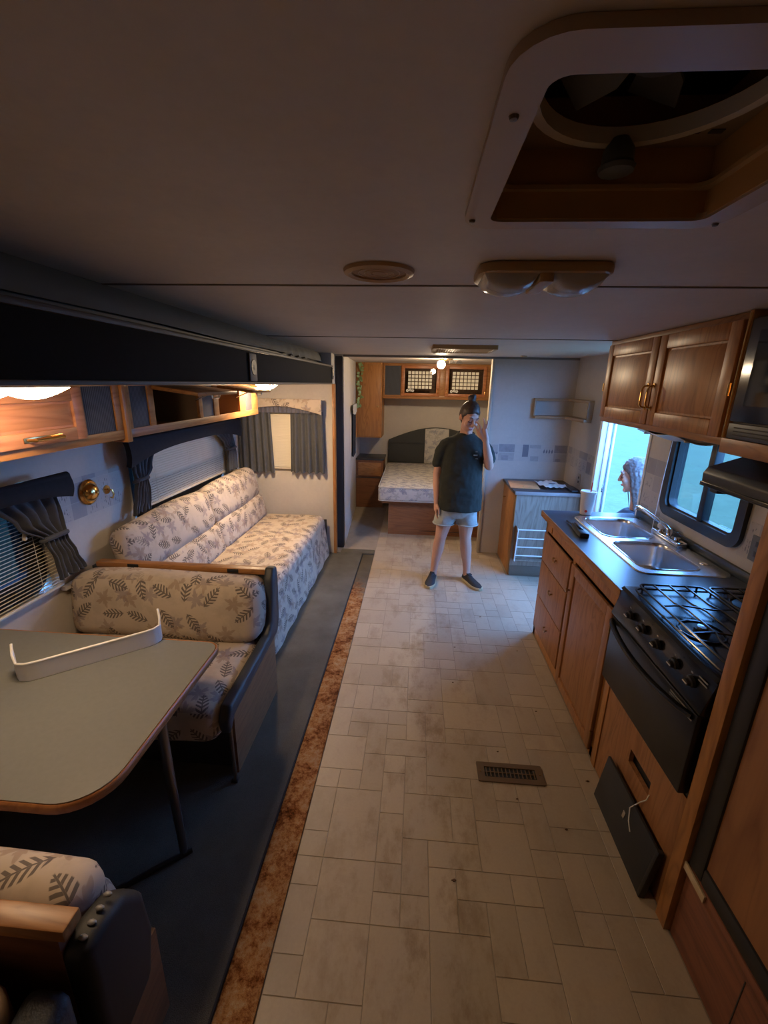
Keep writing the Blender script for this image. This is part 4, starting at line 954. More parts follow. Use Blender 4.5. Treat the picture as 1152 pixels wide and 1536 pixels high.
# ================================================================== SLIDE-OUT: overhead cabinets
OX = -1.30; OZ0, OZ1 = 1.46, HZ-.001
def over_unit(name, label, y0, y1, bays):
    """bays: list of (ya, yb, kind) with kind grille/open/door"""
    t = thing(name, ((OX+SX)/2, (y0+y1)/2, OZ0), label, 'cabinet')
    O('box', MB().box(SX+.002, SX+.012, y0, y1, OZ0+.012, OZ1).box(SX+.002, OX-.018, y0, y1, OZ0, OZ0+.012).box(SX+.012, OX-.018, y0, y0+.012, OZ0+.012, OZ1).box(SX+.012, OX-.018, y1-.012, y1, OZ0+.012, OZ1), OAKY, t)
    m = MB().box(OX-.018, OX, y0, y1, OZ0-.002, OZ0+.038, bev=.002).box(OX-.018, OX, y0, y1, OZ1-.018, OZ1, bev=.001)
    ed = [y0]+[q for b in bays for q in b[:2]]+[y1]
    for i in range(0, len(ed), 2): m.box(OX-.018, OX, ed[i], ed[i+1], OZ0+.036, OZ1-.016, bev=.001)
    O('face_frame', m, OAKY, t)
    for ya, yb, k in bays:
        if k == 'grille': O('grille_panel', B(OX-.014, OX-.008, ya-.002, yb+.002, OZ0+.036, OZ1-.016), GRILLE, t)
        elif k == 'open':
            O('compartment_side', B(SX+.012, OX-.018, ya-.014, ya-.004, OZ0+.012, OZ1), plain('compartment_board', (.20, .13, .08), .6), t)
            O('compartment_side', B(SX+.012, OX-.018, yb+.004, yb+.014, OZ0+.012, OZ1), plain('compartment_board', (0, 0, 0)), t)
            Mf = Matrix.Translation((OX+.002, 0, OZ1-.016)) @ Matrix.Rotation(math.radians(7), 4, 'Y')
            d = O('flap_door', B(0, .235, ya-.01, yb+.01, -.018, 0, bev=.003, M=Mf), OAKY, t)
            O('handle', MB().tube([Mf @ Vector(p) for p in ((.215, (ya+yb)/2-.045, -.018), (.215, (ya+yb)/2-.042, -.035), (.215, (ya+yb)/2+.042, -.035), (.215, (ya+yb)/2+.045, -.018))], .005, 8), CHROME, d)
            O('strut', MB().tube([Mf @ Vector((.12, yb, -.012)), (OX-.02, yb-.004, OZ0+.14)], .004, 6), STEEL, t)
        else:
            M_ = Matrix.Rotation(PI, 4, 'Z')
            d = O('door', MB()._merge(panel_front(-yb, -ya, OZ0+.03, OZ1-.02, -OX-.018, st=.05).bm, M_), wood('reddish_oak', (.42, .19, .10), (.28, .11, .05), axis='Y'), t)
            O('handle', MB().tube([(OX+.018, ya+(yb-ya)*.67, OZ0+.055), (OX+.045, ya+(yb-ya)*.68, OZ0+.055), (OX+.045, ya+(yb-ya)*.82, OZ0+.055), (OX+.018, ya+(yb-ya)*.83, OZ0+.055)], .006, 8), BRASS, d)
            O('handle_plate', B(OX+.018, OX+.021, ya+(yb-ya)*.65, ya+(yb-ya)*.85, OZ0+.046, OZ0+.064, bev=.001), BRASS, d)
    return t
u1 = over_unit('overhead_cabinet', 'oak overhead cabinet with closed raised-panel door above the dinette table', .30, 1.875, [(.60, .62, 'grille'), (.80, 1.63, 'door'), (1.655, 1.835, 'grille')])
O('end_stile', B(OX-.06, OX+.012, 1.877, 1.912, OZ0-.018, OZ1, bev=.004), OAK, u1)
u2 = over_unit('overhead_cabinet', 'oak overhead cabinet with open flap-up doors above the floral sofa', 1.914, 3.575, [(1.945, 2.085, 'grille'), (2.13, 2.59, 'open'), (2.63, 2.785, 'grille'), (2.855, 3.205, 'open'), (3.31, 3.46, 'grille')])
# slide ceiling lamps
def dome_lit(name, label, spots, x, lens):
    ys = [s_ for s_ in spots]; t = thing(name, (x, sum(ys)/len(ys), HZ), label, 'lamp')
    O('base', MB().prism(rrect(x-.07, x+.07, min(ys)-.076, max(ys)+.076, .03, 4), 'Z', HZ-.014, HZ-.0004, bev=.004), BEIGEP, t)
    for y in ys:
        def dm(u, v, y=y): return (x-.058+.116*u, y-.07+.14*v, HZ-.014-.032*(max(0, math.sin(PI*u))**.5)*(max(0, math.sin(PI*v))**.5))
        O('lens', MB().sheet(dm, 12, 12, .002), lens, t)
dome_lit('dome_lamp', 'lit double dome lamp under the slide-out ceiling by the closed overhead door', (1.01, 1.165), -1.06, LENS_ON)
dome_lit('dome_lamp', 'lit single dome lamp under the slide-out ceiling above the sofa end', (3.305,), -1.125, LENS2_ON)

# ---------------------------------------------------------------- windows, blinds, curtains of the slide-out
def win_x(n, label, y0, y1, z0, z1, blackw=.05):
    o = bpy.data.objects.new('window_%d' % n, None); COL.objects.link(o); o.location = (SX-.03, (y0+y1)/2, (z0+z1)/2); tag(o, label, kind='structure')
    O('frame', frame_ring(SX-.055, SX-.012, y0, y1, z0, z1, blackw, .09), BLACKR, o)
    O('pane', B(SX-.040, SX-.036, y0+.02, y1-.02, z0+.02, z1-.02), TINTED, o)
win_x(2, 'black framed window behind the open blind at the dinette', W1[0], W1[1], W1[2], W1[3], .10)
win_x(3, 'long black framed window behind the blind over the sofa', W2[0], W2[1], W2[2], W2[3])
o = bpy.data.objects.new('window_4', None); COL.objects.link(o); o.location = ((W3[0]+W3[1])/2, SEND, 1.2); tag(o, 'window in the end wall of the slide-out', kind='structure')
O('frame', MB()._merge(frame_ring(SEND+.012, SEND+.042, -W3[1], -W3[0], W3[2], W3[3], .04, .05).bm, Matrix.Rotation(PI/2, 4, 'Z')), BLACKR, o)
O('pane', B(W3[0]+.02, W3[1]-.02, SEND+.026, SEND+.03, W3[2]+.02, W3[3]-.02), TINTED, o)

def blind_y(label, y0, y1, z0, z1, x, tilt, pitch=.0165, wdt=.024):
    t = thing('window_blind', (x, (y0+y1)/2, z0), label, 'blind')
    O('head_rail', B(x-.014, x+.014, y0, y1, z1, z1+.026, bev=.002), BLIND, t)
    L_ = (y1-y0)/2; me = MB().prism([(-wdt/2, -.0006), (0, .0018), (wdt/2, -.0006), (wdt/2, .0004), (0, .0028), (-wdt/2, .0004)], 'Y', -L_, L_).data('slat', BLIND, False)
    nsl = int((z1-z0-.02)/pitch)
    for k in range(nsl):
        z = z0+.024+k*pitch
        PIECE('slat', me, t, (x, (y0+y1)/2, z), (0, tilt(k/nsl), 0))
    O('bottom_rail', B(x-.011, x+.011, y0, y1, z0, z0+.012, bev=.003), BLIND, t)
    for q in (.15, .5, .85): O('ladder_cord', MB().tube([(x+.013, y0+(y1-y0)*q, z0+.01), (x+.013, y0+(y1-y0)*q, z1)], .0011, 5), BLIND, t)
    return t
bl1 = blind_y('open slatted blind at the dinette window, outdoors showing between its slats', 1.03, 1.835, .735, 1.245, SX+.022, lambda f: -.40)
pc = O('pull_cord', MB().tube([(SX+.05, 1.655, 1.22), (SX+.05, 1.66, 1.06)], .0016, 5).tube([(SX+.05, 1.67, 1.22), (SX+.05, 1.665, 1.06)], .0016, 5), BLIND, bl1)
O('cord_tassel', MB().lathe([(.004, 1.065), (.010, 1.045), (.009, 1.035), (.0001, 1.03)], (SX+.05, 1.662, 0), 'Z', 10), BLIND, pc)
blind_y('nearly closed cream blind at the long window behind the sofa', 2.50, 3.77, .925, 1.31, SX+.022, lambda f: -1.32 if f > .38 else -.95)
t = thing('window_blind', (-1.29, SEND-.015, .92), 'closed cream blind between the curtains on the slide-out end wall', 'blind')
me = MB().prism([(-.012, -.0006), (0, .0018), (.012, -.0006), (.012, .0004), (0, .0028), (-.012, .0004)], 'X', -.30, .30).data('slat', BLIND, False)
for k in range(31): PIECE('slat', me, t, (-1.29, SEND-.018, .925+.0165*k), (1.2, 0, 0))
O('bottom_rail', B(-1.59, -.99, SEND-.03, SEND-.006, .895, .908, bev=.003), BLIND, t)
O('head_rail', B(-1.59, -.99, SEND-.03, SEND-.004, 1.435, 1.46, bev=.002), BLIND, t)
def interp(T, v):
    for (v0, a0, b0), (v1, a1, b1) in zip(T, T[1:]):
        if v <= v1: f = (v-v0)/(v1-v0); f = f*f*(3-2*f); return a0+(a1-a0)*f, b0+(b1-b0)*f
    return T[-1][1:]
def drape_y(label, T, z1, z0, x, mat, tie=None, pl=7):
    t = thing('curtain', (x, T[0][1], z0), label, 'curtain')
    def f(u, v):
        a, b = interp(T, v); wdt = b-a
        return (x+.016*math.sin(u*2*PI*pl+v*1.5)*(1 if wdt > .15 else 1.2)+.004*math.sin(u*23+v*7), a+wdt*u, z1+(z0-z1)*v-.012*math.sin(u*PI*pl)*(v > .95))
    O('drape', MB().sheet(f, 70, 22, .004), mat, t, ang=60)
    if tie is not None:
        a, b = interp(T, tie); z = z1+(z0-z1)*tie
        O('tie_back', MB().tube([(x+.030*math.cos(q), (a+b)/2+((b-a)/2+.008)*math.sin(q), z+.012*math.cos(q)) for q in [i*PI/10 for i in range(20)]], .012, 8, closed=True), mat, t)
    return t
drape_y('grey curtain swept aside and tied at the dinette window', [(0, 1.50, 1.84), (.28, 1.60, 1.85), (.55, 1.735, 1.845), (.78, 1.765, 1.885), (1, 1.77, 1.93)], 1.235, .80, SX+.075, CURT, .52, 5)
drape_y('dark grey tied curtain at the near end of the sofa window', [(0, 2.40, 2.68), (.35, 2.42, 2.60), (.5, 2.44, 2.53), (.7, 2.41, 2.54), (1, 2.37, 2.53)], 1.32, .935, SX+.07, CURT, .5, 5)
drape_y('dark grey tied curtain at the far end of the sofa window', [(0, 3.50, 3.86), (.35, 3.66, 3.88), (.5, 3.75, 3.88), (.7, 3.73, 3.90), (1, 3.70, 3.91)], 1.32, .94, SX+.07, CURT, .5, 5)
def valance_y(label, y0, y1, zt, ze, zm, x, mat):
    t = thing('valance', (x, (y0+y1)/2, ze), label, 'valance')
    O('cornice_pad', MB().sheet(lambda u, v: (x+.012*math.sin(v*PI), y0+(y1-y0)*u, zt+((zm+(ze-zm)*abs(2*u-1)**3)-zt)*v), 40, 8, .03), mat, t)
    O('rolled_top', MB().tube([(x, y0, zt), (x, (y0+y1)/2, zt), (x, y1, zt)], .018, 10), mat, t)
valance_y('dark padded valance over the dinette window', .95, 1.86, 1.285, 1.19, 1.235, SX+.13, CURTD)
valance_y('dark arched valance over the long sofa window', 2.33, 3.93, 1.375, 1.23, 1.305, SX+.11, CURTD)
def drape_x(label, x0, x1, z1, z0, y, mat, pl):
    t = thing('curtain', ((x0+x1)/2, y, z0), label, 'curtain')
    O('drape', MB().sheet(lambda u, v: (x0+(x1-x0)*u+(u-.5)*.03*v, y+.014*math.sin(u*2*PI*pl)*(.6+.5*v), z1+(z0-z1)*v+.008*math.sin(u*PI*2*pl)*(v > .95)), 70, 10, .004), mat, t, ang=60)
drape_x('grey pleated curtain beside the sofa back on the end wall', -1.70, -1.385, 1.45, .862, SEND-.050, CURT, 5)
drape_x('grey pleated curtain beside the oak trim on the end wall', -1.19, -.885, 1.45, .868, SEND-.050, CURT, 5)
t = thing('valance', (-1.29, SEND-.07, 1.43), 'floral valance with arched lower edge over the end wall window', 'valance')
L = [(-1.71, 1.565), (-1.71, 1.425)]+[(-1.70+.80*i/12, 1.43+.065*math.sin(PI*i/12)) for i in range(13)]+[(-.885, 1.42), (-.885, 1.565)]
O('cornice_pad', MB().prism(L, 'Y', SEND-.10, SEND-.075, bev=.008), FLORAL, t)
O('gathered_skirt', MB().sheet(lambda u, v: (-1.69+.79*u, SEND-.068+.006*math.sin(u*120), 1.52-.085*v), 90, 4, .004), plain('lilac_grey_cloth', (.10, .10, .13), .85), t)
# brass wall fittings
cl = thing('brass_wall_light', (SX, 2.12, 1.07), 'round brass wall dome with beaded rim on the dinette wall', 'wall light')
O('rim', MB().lathe([(.066, .001), (.068, .010), (.060, .016), (.05, .010), (.05, .001)], (SX, 2.125, 1.135), 'X', 32), BRASS, cl)
O('dome', MB().lathe([(.052, .009), (.046, .030), (.03, .045), (.0001, .052)], (SX, 2.125, 1.135), 'X', 28), BRASS, cl)
O('finial', MB().lathe([(.007, .050), (.008, .058), (.0001, .064)], (SX, 2.125, 1.135), 'X', 12), BRASS, cl)
hk = thing('brass_hook', (SX, 2.265, 1.06), 'small brass wall hook beside the round brass dome', 'hook')
O('plate', MB().lathe([(.026, .001), (.024, .008), (.0001, .010)], (SX, 2.265, 1.115), 'X', 20), BRASS, hk)
O('hook_arm', MB().tube([(SX+.008, 2.265, 1.118), (SX+.035, 2.265, 1.115), (SX+.042, 2.265, 1.09), (SX+.032, 2.265, 1.068), (SX+.02, 2.265, 1.072)], .005, 8), BRASS, hk)
O('table_latch', B(SX+.001, SX+.03, 1.84, 1.98, .70, .722, bev=.003), WHITEP, None, 'white plastic strip on the wall beside the table', 'strip')

# ================================================================== sofa
so = thing('sofa', (-1.25, 3.12, .022), 'long floral jackknife sofa with reclined back under the window', 'sofa')
O('base', B(-1.64, -.93, 2.14, 4.08, .023, .25), DARKG, so)
O('seat_cushion', MB().cushion(-1.50, -.885, 2.115, 4.11, .235, .452, .055, .012, 12, wob=.002), FLORAL, so)
O('front_skirt', MB().sheet(lambda u, v: (-.89+.045*v+.005*math.sin(u*40)*v, 2.115+1.995*u, .40-.375*v), 60, 8, .006), FLORAL, so)
O('end_skirt', MB().sheet(lambda u, v: (-1.45+.59*u, 4.112, .40-.375*v), 12, 6, .005), DARKG, so)
Mb = Matrix.Translation((-1.462, 0, .43)) @ Matrix.Rotation(math.radians(-14), 4, 'Y')
ymid = 3.10
for ya, yb in ((2.115, ymid), (ymid, 4.072)):
    O('back_cushion', MB().cushion(-.10, .035, ya, yb, .0, .235, .05, .016, 8, M=Mb, wob=.002), FLORAL, so)
    O('head_cushion', MB().cushion(-.115, .03, ya, yb, .215, .51, .07, .02, 8, M=Mb, wob=.003), FLORAL, so)

# ================================================================== dinette bench beside the sofa
def bench_far():
    t = thing('dinette_bench', (-1.2, 1.75, .022), 'floral dinette bench with oak rail standing back to back with the sofa', 'bench')
    O('base_panel', B(-.755, -.735, 1.50, 2.06, .023, .42), wood('bench_side', (.25, .125, .06), (.16, .075, .035), axis='Y'), t)
    O('base', B(-1.70, -.755, 1.53, 2.05, .023, .30), DARKG, t)
    O('back_board', B(-1.70, -.745, 2.03, 2.06, .30, .755), VINYLG, t)
    rl = O('rail', B(-1.665, -.735, 2.015, 2.065, .757, .785, bev=.004), OAKX, t)
    for x in (-1.46, -.92): O('latch', B(x-.03, x+.03, 2.012, 2.03, .762, .782, bev=.002), BLACKM, rl)
    O('seat_cushion', MB().cushion(-1.705, -.755, 1.36, 1.96, .285, .455, .06, .018, 10, wob=.003), FLORAL, t)
    Mc = Matrix.Translation((0, 1.985, .44)) @ Matrix.Rotation(math.radians(-7), 4, 'X')
    O('back_cushion', MB().cushion(-1.71, -.75, -.165, .03, 0, .315, .06, .02, 10, M=Mc, wob=.003), FLORAL, t)
    P2 = [(1.40, .33), (1.385, .40), (1.42, .455), (1.90, .472), (1.945, .52), (1.985, .74), (2.02, .80), (2.07, .79), (2.08, .72), (2.07, .50), (2.03, .42), (1.45, .385), (1.42, .35)]
    O('side_arm', MB().prism(P2, 'X', -.752, -.702, bev=.014, seg=3), VINYLG, t)
    O('front_leg', MB().tube([(-.735, 1.455, .34), (-.735, 1.46, .024)], .009, 8), plain('worn_metal', (.22, .19, .16), .4, .8), t)
    O('leg_foot', B(-.75, -.72, 1.445, 1.475, .022, .03, bev=.002), BLACKM, t)
bench_far()
# ---- near bench
t = thing('dinette_bench', (-1.1, .62, .022), 'shaded dinette bench with floral cushion and oak rail, its back to the tan seat', 'bench')
O('base', B(-1.70, -.76, .56, .74, .023, .30), DARKG, t)
O('seat_cushion', MB().cushion(-1.705, -.75, .60, .80, .285, .45, .06, .015, 8, wob=.003), FLORAL, t)
O('back_cushion', MB().cushion(-1.705, -.655, .558, .68, .44, .70, .05, .012, 10, wob=.003), FLORAL, t)
O('back_board', B(-1.70, -.64, .515, .553, .30, .69), wood('bench_back', (.20, .09, .05), (.12, .05, .03), axis='X'), t)
O('rail', MB().box(-1.70, -.622, .512, .556, .692, .722, bev=.004), OAKX, t)
lt = thing('lounge_seat', (-1.0, .25, .022), 'tan cloth covered seat with dark arm, back to back with the shaded bench', 'seat')
O('base', B(-1.70, -.69, -.2, .48, .023, .40), DARKG, lt)
O('seat_cushion', MB().cushion(-1.70, -.70, -.22, .47, .40, .50, .045, .012, 10, wob=.004), plain('tan_cloth', (.36, .24, .15), .85, bump=.3, bscale=60), lt)
O('back_cushion', MB().cushion(-1.70, -.70, .30, .485, .49, .665, .055, .014, 10, wob=.004), plain('tan_cloth', (0, 0, 0)), lt)
O('side_arm', MB().prism([(.512, .30), (.66, .33), (.69, .45), (.68, .58), (.63, .65), (.57, .668), (.512, .66)], 'X', -.65, -.585, bev=.022, seg=3), plain('black_vinyl', (.014, .015, .017), .6), t)
O('side_panel', B(-.65, -.63, .512, .74, .023, .34), wood('bench_side', (0, 0, 0), (0, 0, 0)), t)
O('arm', MB().prism([(.488, .36), (.488, .62), (.40, .60), (-.2, .54), (-.2, .38)], 'X', -.69, -.60, bev=.022, seg=3), VINYLG, lt)
O('side_panel', B(-.69, -.672, -.2, .485, .023, .42), wood('bench_side', (0, 0, 0), (0, 0, 0)), lt)
for k in range(4): O('rivet', MB().ball((-.612, .61-.024*k, .672-.002*k), (.010, .006, .004), 8), plain('rivet_grey', (.2, .2, .21), .4), t)

# ================================================================== table
tb = thing('dinette_table', (-1.2, 1.1, .022), 'grey laminate dinette table with oak edge and rounded corners', 'table')
TX0, TX1, TY0, TY1, TZ = SX+.004, -.738, .748, 1.462, .72
def tpoly(g, r1=.12, r2=.05):
    P = [(TX0, TY0+g), (TX0, TY1-g)]
    for cx, cy, r, a0 in ((TX1-g-r2, TY1-g-r2, r2, 90), (TX1-g-r1, TY0+g+r1, r1, 0)):
        for i in range(9):
            a = math.radians(a0-90*i/8); P.append((cx+r*math.cos(a), cy+r*math.sin(a)))
    return P
O('top', MB().prism(tpoly(.006), 'Z', TZ-.026, TZ), LAMINATE, tb)
O('edge_band', MB().tube([(x, y, TZ-.014) for x, y in tpoly(.002)[1:]+[(TX0, TY0+.002)]], .0145, 8, flat=.45), EDGEW, tb)
lg = O('leg', MB().tube([(-.80, 1.12, TZ-.027), (-.80, 1.125, .40), (-.80, 1.14, .035)], [.016, .016, .014], 12), plain('leg_metal', (.20, .20, .20), .35, .9), tb)
O('leg_collar', MB().lathe([(.03, TZ-.0275), (.03, TZ-.04), (.022, TZ-.06), (.0001, TZ-.061)], (-.80, 1.12, 0), 'Z', 16), BLACKM, lg)
O('foot', MB().tube([(-.775, 1.15, .032), (-.86, 1.08, .032), (-.97, .99, .032)], .010, 8), BLACKM, lg)
# white door shelf bar on the table
sb = thing('fridge_door_shelf', (-1.16, 1.27, TZ), 'white plastic refrigerator door shelf bar lying on the grey table', 'shelf bar')
pa, pb = Vector((-1.285, 1.166)), Vector((-.985, 1.42)); dd = (pb-pa).normalized(); nn = Vector((-dd.y, dd.x))
path = [pa+nn*.085-dd*.03, pa+nn*.05-dd*.03, pa+nn*.02-dd*.022, pa+dd*.0+nn*.004, pa+dd*.03]
path += [pa+(pb-pa)*f for f in (.2, .4, .6, .8)]+[pb-dd*.03, pb+nn*.004, pb+nn*.02+dd*.022, pb+nn*.05+dd*.03, pb+nn*.075+dd*.03]
npth = len(path)-1
def band(u, v):
    i = min(int(u*npth), npth-1); f = u*npth-i; p = path[i].lerp(path[i+1], f)
    h = .070+.045*max(0, (abs(u-.5)-.36)/.14)
    return (p.x+nn.x*(-.008*v), p.y+nn.y*(-.008*v), TZ+.0015+h*v)
O('band', MB().sheet(band, npth*3, 5, .005), WHITEP, sb, ang=60)
O('top_lip', MB().tube([Vector(band(i/40, 1.0)) for i in range(41)], .0042, 8), WHITEP, sb)
O('bottom_flange', MB().sheet(lambda u, v: (lambda p: (p[0]+nn.x*.016*v, p[1]+nn.y*.016*v, TZ+.0035))(band(.12+.76*u, 0)), 30, 2, .004), WHITEP, sb)
# ================================================================== PEOPLE
def organic(name, mb, mat, parent, voxel=.006, smooth=6, disp=0.0, dscale=.08, label=None):
    """one continuous surface grown over the joined volumes"""
    o = O(name, mb, mat, parent, label=label)
    r = o.modifiers.new('remesh', 'REMESH'); r.mode = 'VOXEL'; r.voxel_size = voxel; r.use_smooth_shade = True
    s_ = o.modifiers.new('smooth', 'SMOOTH'); s_.factor = .5; s_.iterations = smooth
    if disp:
        tx = bpy.data.textures.new(name+'_folds', 'CLOUDS'); tx.noise_scale = dscale
        d = o.modifiers.new('folds', 'DISPLACE'); d.texture = tx; d.strength = disp; d.mid_level = .5; d.texture_coords = 'GLOBAL'
    return o
def loft(mb, rings, seg=28):
    """rings: (cx, cy, cz, rx, ry)"""
    b = bmesh.new(); R_ = []
    for cx, cy, cz, rx, ry in rings: R_.append([b.verts.new((cx+rx*math.cos(2*PI*k/seg), cy+ry*math.sin(2*PI*k/seg), cz)) for k in range(seg)])
    for A, Bq in zip(R_, R_[1:]):
        for k in range(seg): b.faces.new((A[k], A[(k+1) % seg], Bq[(k+1) % seg], Bq[k]))
    b.faces.new(R_[0][::-1]); b.faces.new(R_[-1]); bmesh.ops.recalc_face_normals(b, faces=b.faces); return mb._merge(b)
def chain(mb, pts):
    for (p, r), (q, s_) in zip(pts, pts[1:]): mb.capsule(p, r, q, s_)
    return mb
def head_volumes(mb, H, wide=1.0):
    T = lambda x, y, z: H @ Vector((x*wide, y, z)); R3 = H.to_3x3().to_4x4()
    def ell(c, r): mb.ball(T(*c), r, 20, R3)
    ell((0, .012, .03), (.071*wide, .090, .098)); ell((0, -.028, -.045), (.054*wide, .056, .066)); ell((0, -.066, -.098), (.022, .018, .018))
    ell((.030, -.062, -.022), (.026, .026, .028)); ell((-.030, -.062, -.022), (.026, .026, .028))
    mb.capsule(T(0, -.084, .022), .009, T(0, -.103, -.022), .0125); mb.ball(T(.010, -.096, -.025), .008, 10); mb.ball(T(-.010, -.096, -.025), .008, 10)
    mb.capsule(T(-.036, -.077, .034), .011, T(.036, -.077, .034), .011)
    for s_ in (-1, 1): ell((.070*s_, .008, -.004), (.010, .019, .031))
    mb.capsule(T(-.016, -.081, -.056), .008, T(.016, -.081, -.056), .008)
    ell((.031, -.074, .008), (.013, .010, .009)); ell((-.031, -.074, .008), (.013, .010, .009))
def face_parts(H, par, hair_m, lip_m):
    R3 = H.to_3x3().to_4x4(); T = lambda x, y, z: H @ Vector((x, y, z))
    for s_ in (-1, 1):
        O('eyebrow', MB().tube([T(.014*s_, -.0905, .036), T(.03*s_, -.088, .042), (T(.046*s_, -.077, .036))], [.003, .0035, .002], 6), hair_m, par)
        O('eyelid_line', MB().tube([T(.016*s_, -.0835, .004), T(.031*s_, -.0855, .000), T(.045*s_, -.077, .004)], .0022, 6), plain('lash_dark', (.05, .03, .025), .7), par)
    O('lips', MB().ball(T(0, -.0885, -.0535), (.021, .006, .0045), 14, R3).ball(T(0, -.0865, -.0615), (.017, .006, .005), 14, R3), lip_m, par)
def hair_cap(mb, H, line=.078, seg=32, back=-.06, grow=1.0):
    b = bmesh.new(); bmesh.ops.create_uvsphere(b, u_segments=seg, v_segments=24, radius=1)
    for v in b.verts:
        d = v.co.normalized(); p = Vector((d.x*.0765*grow, d.y*.0955*grow+.013, d.z*.1035*grow+.032))
        front = max(0.0, -d.y)
        lim = back+(line-back)*min(1.0, max(0.0, (-p.y+.02)/.07)); lim += .012*math.cos(d.x*3)-.012
        if p.z < lim: k = max(.80, 1-(lim-p.z)*9); p = Vector((p.x*k, (p.y-.012)*k+.012, p.z))
        if p.z < -.07: p *= .86
        v.co = p
    return mb._merge(b, H)
def finger(mb, pts, r0, r1):
    n = len(pts)-1; chain(mb, [(p, r0+(r1-r0)*i/n) for i, p in enumerate(pts)])

HAIR1 = plain('dark_brown_hair', (.05, .029, .019), .5, var=.4, vscale=50, bump=.4, bscale=120)
TEE = plain('olive_charcoal_cloth', (.030, .033, .028), .85, spec=.2, var=.2, vscale=14, bump=.25, bscale=500)
DENIM = plain('pale_denim', (.36, .38, .36), .85, spec=.2, var=.15, vscale=25, bump=.3, bscale=400)
LIPS = plain('lips', (.46, .17, .15), .45)
SHOEB = plain('black_mesh_shoe', (.016, .016, .018), .7, bump=.3, bscale=500)
SOLE = plain('tan_sole', (.42, .34, .20), .6)

p1 = thing('person', (.39, 3.66, .0), 'person in dark t-shirt and pale denim shorts standing with one hand raised to face', 'person')
H1 = Matrix.Translation((.418, 3.615, 1.468)) @ Matrix.Rotation(math.radians(20), 4, 'Z') @ Matrix.Rotation(math.radians(24), 4, 'X') @ Matrix.Rotation(math.radians(6), 4, 'Y')
m = MB()
chain(m, [((.315, 3.67, .80), .09), ((.285, 3.662, .62), .078), ((.255, 3.652, .45), .052), ((.248, 3.655, .415), .049), ((.238, 3.678, .32), .052), ((.222, 3.69, .20), .039), ((.211, 3.70, .10), .031), ((.207, 3.70, .06), .033)])
chain(m, [((.455, 3.67, .80), .09), ((.462, 3.662, .62), .078), ((.466, 3.652, .45), .052), ((.470, 3.655, .415), .049), ((.482, 3.678, .32), .052), ((.498, 3.69, .20), .039), ((.508, 3.70, .10), .031), ((.512, 3.70, .06), .033)])
loft(m, [(.385, 3.67, .70, .14, .09), (.385, 3.67, .82, .155, .10), (.39, 3.67, .98, .13, .088), (.395, 3.67, 1.12, .145, .095), (.40, 3.67, 1.25, .15, .08), (.402, 3.67, 1.30, .09, .06)])
chain(m, [((.403, 3.672, 1.25), .058), ((.407, 3.655, 1.33), .050), ((.412, 3.635, 1.40), .050)])
head_volumes(m, H1)
# lowered arm and hand
chain(m, [((.26, 3.672, 1.225), .044), ((.208, 3.685, 1.10), .040), ((.192, 3.69, .985), .036), ((.196, 3.672, .90), .036), ((.198, 3.648, .80), .028), ((.198, 3.64, .745), .023)])
hb_ = Vector((.198, 3.64, .745))
m.capsule(hb_+Vector((0, 0, -.01)), .022, hb_+Vector((.0, -.018, -.055)), .021); m.capsule(hb_+Vector((0, .014, -.02)), .018, hb_+Vector((.0, .014, -.06)), .018)
for i, (dy, ln) in enumerate(((-.030, .072), (-.011, .080), (.009, .074), (.028, .058))):
    q = hb_+Vector((0, dy, -.062)); finger(m, [q, q+Vector((.002, -.004, -ln*.45)), q+Vector((.010, -.008, -ln*.78)), q+Vector((.020, -.010, -ln))], .0092, .0072)
q = hb_+Vector((.008, -.028, -.02)); finger(m, [q, q+Vector((.012, -.022, -.025)), q+Vector((.016, -.026, -.055)), q+Vector((.016, -.024, -.07))], .012, .008)
# raised arm and hand
W_ = Vector((.548, 3.495, 1.300))
chain(m, [((.548, 3.672, 1.225), .044), ((.592, 3.635, 1.15), .040), ((.608, 3.595, 1.085), .037), ((.592, 3.56, 1.15), .037), ((.565, 3.52, 1.24), .029), (tuple(W_), .023)])
KN = Vector((.512, 3.485, 1.385)); up = (KN-W_).normalized(); sd = Vector((.85, -.25, .30)).normalized(); sd = (sd-up*sd.dot(up)).normalized()
m.capsule(W_+up*.01-sd*.006, .021, KN-sd*.018-up*.008, .018); m.capsule(W_+up*.01+sd*.008, .020, KN+sd*.020-up*.012, .017)
ft = [(-.030, [(-.018, -.01, .030), (-.036, .004, .044), (-.046, .016, .046)]), (-.010, [(-.012, -.012, .036), (-.030, -.002, .058), (-.043, .012, .062)]), (.011, [(.001, -.012, .038), (-.004, -.014, .066), (-.010, -.006, .086)]), (.030, [(.006, -.008, .028), (.008, -.012, .048), (.004, -.008, .062)])]
for off, P3 in ft:
    q = KN+sd*off; finger(m, [q]+[q+Vector(p) for p in P3], .0092, .0070)
q = W_+up*.035-sd*.026; finger(m, [q, q+Vector((-.022, .004, .026)), q+Vector((-.034, .010, .050)), q+Vector((-.040, .014, .064))], .012, .008)
organic('body', m, SKIN, p1, .0052, 5, label='skin of face, arms and bare legs')
m = MB(); hair_cap(m, H1)
bun = H1 @ Vector((0, .058, .140))
m.ball(bun, (.034, .032, .030), 16); m.ball(bun+Vector((.012, -.006, .018)), (.020, .018, .016), 12); m.ball(bun+Vector((-.016, .004, .010)), (.018, .018, .016), 12)
m.capsule(H1 @ Vector((0, .045, .10)), .030, bun, .016)
organic('hair', m, HAIR1, p1, .005, 3, .006, .02, label='dark brown hair tied in a top bun')
face_parts(H1, p1, HAIR1, LIPS)
m = MB()
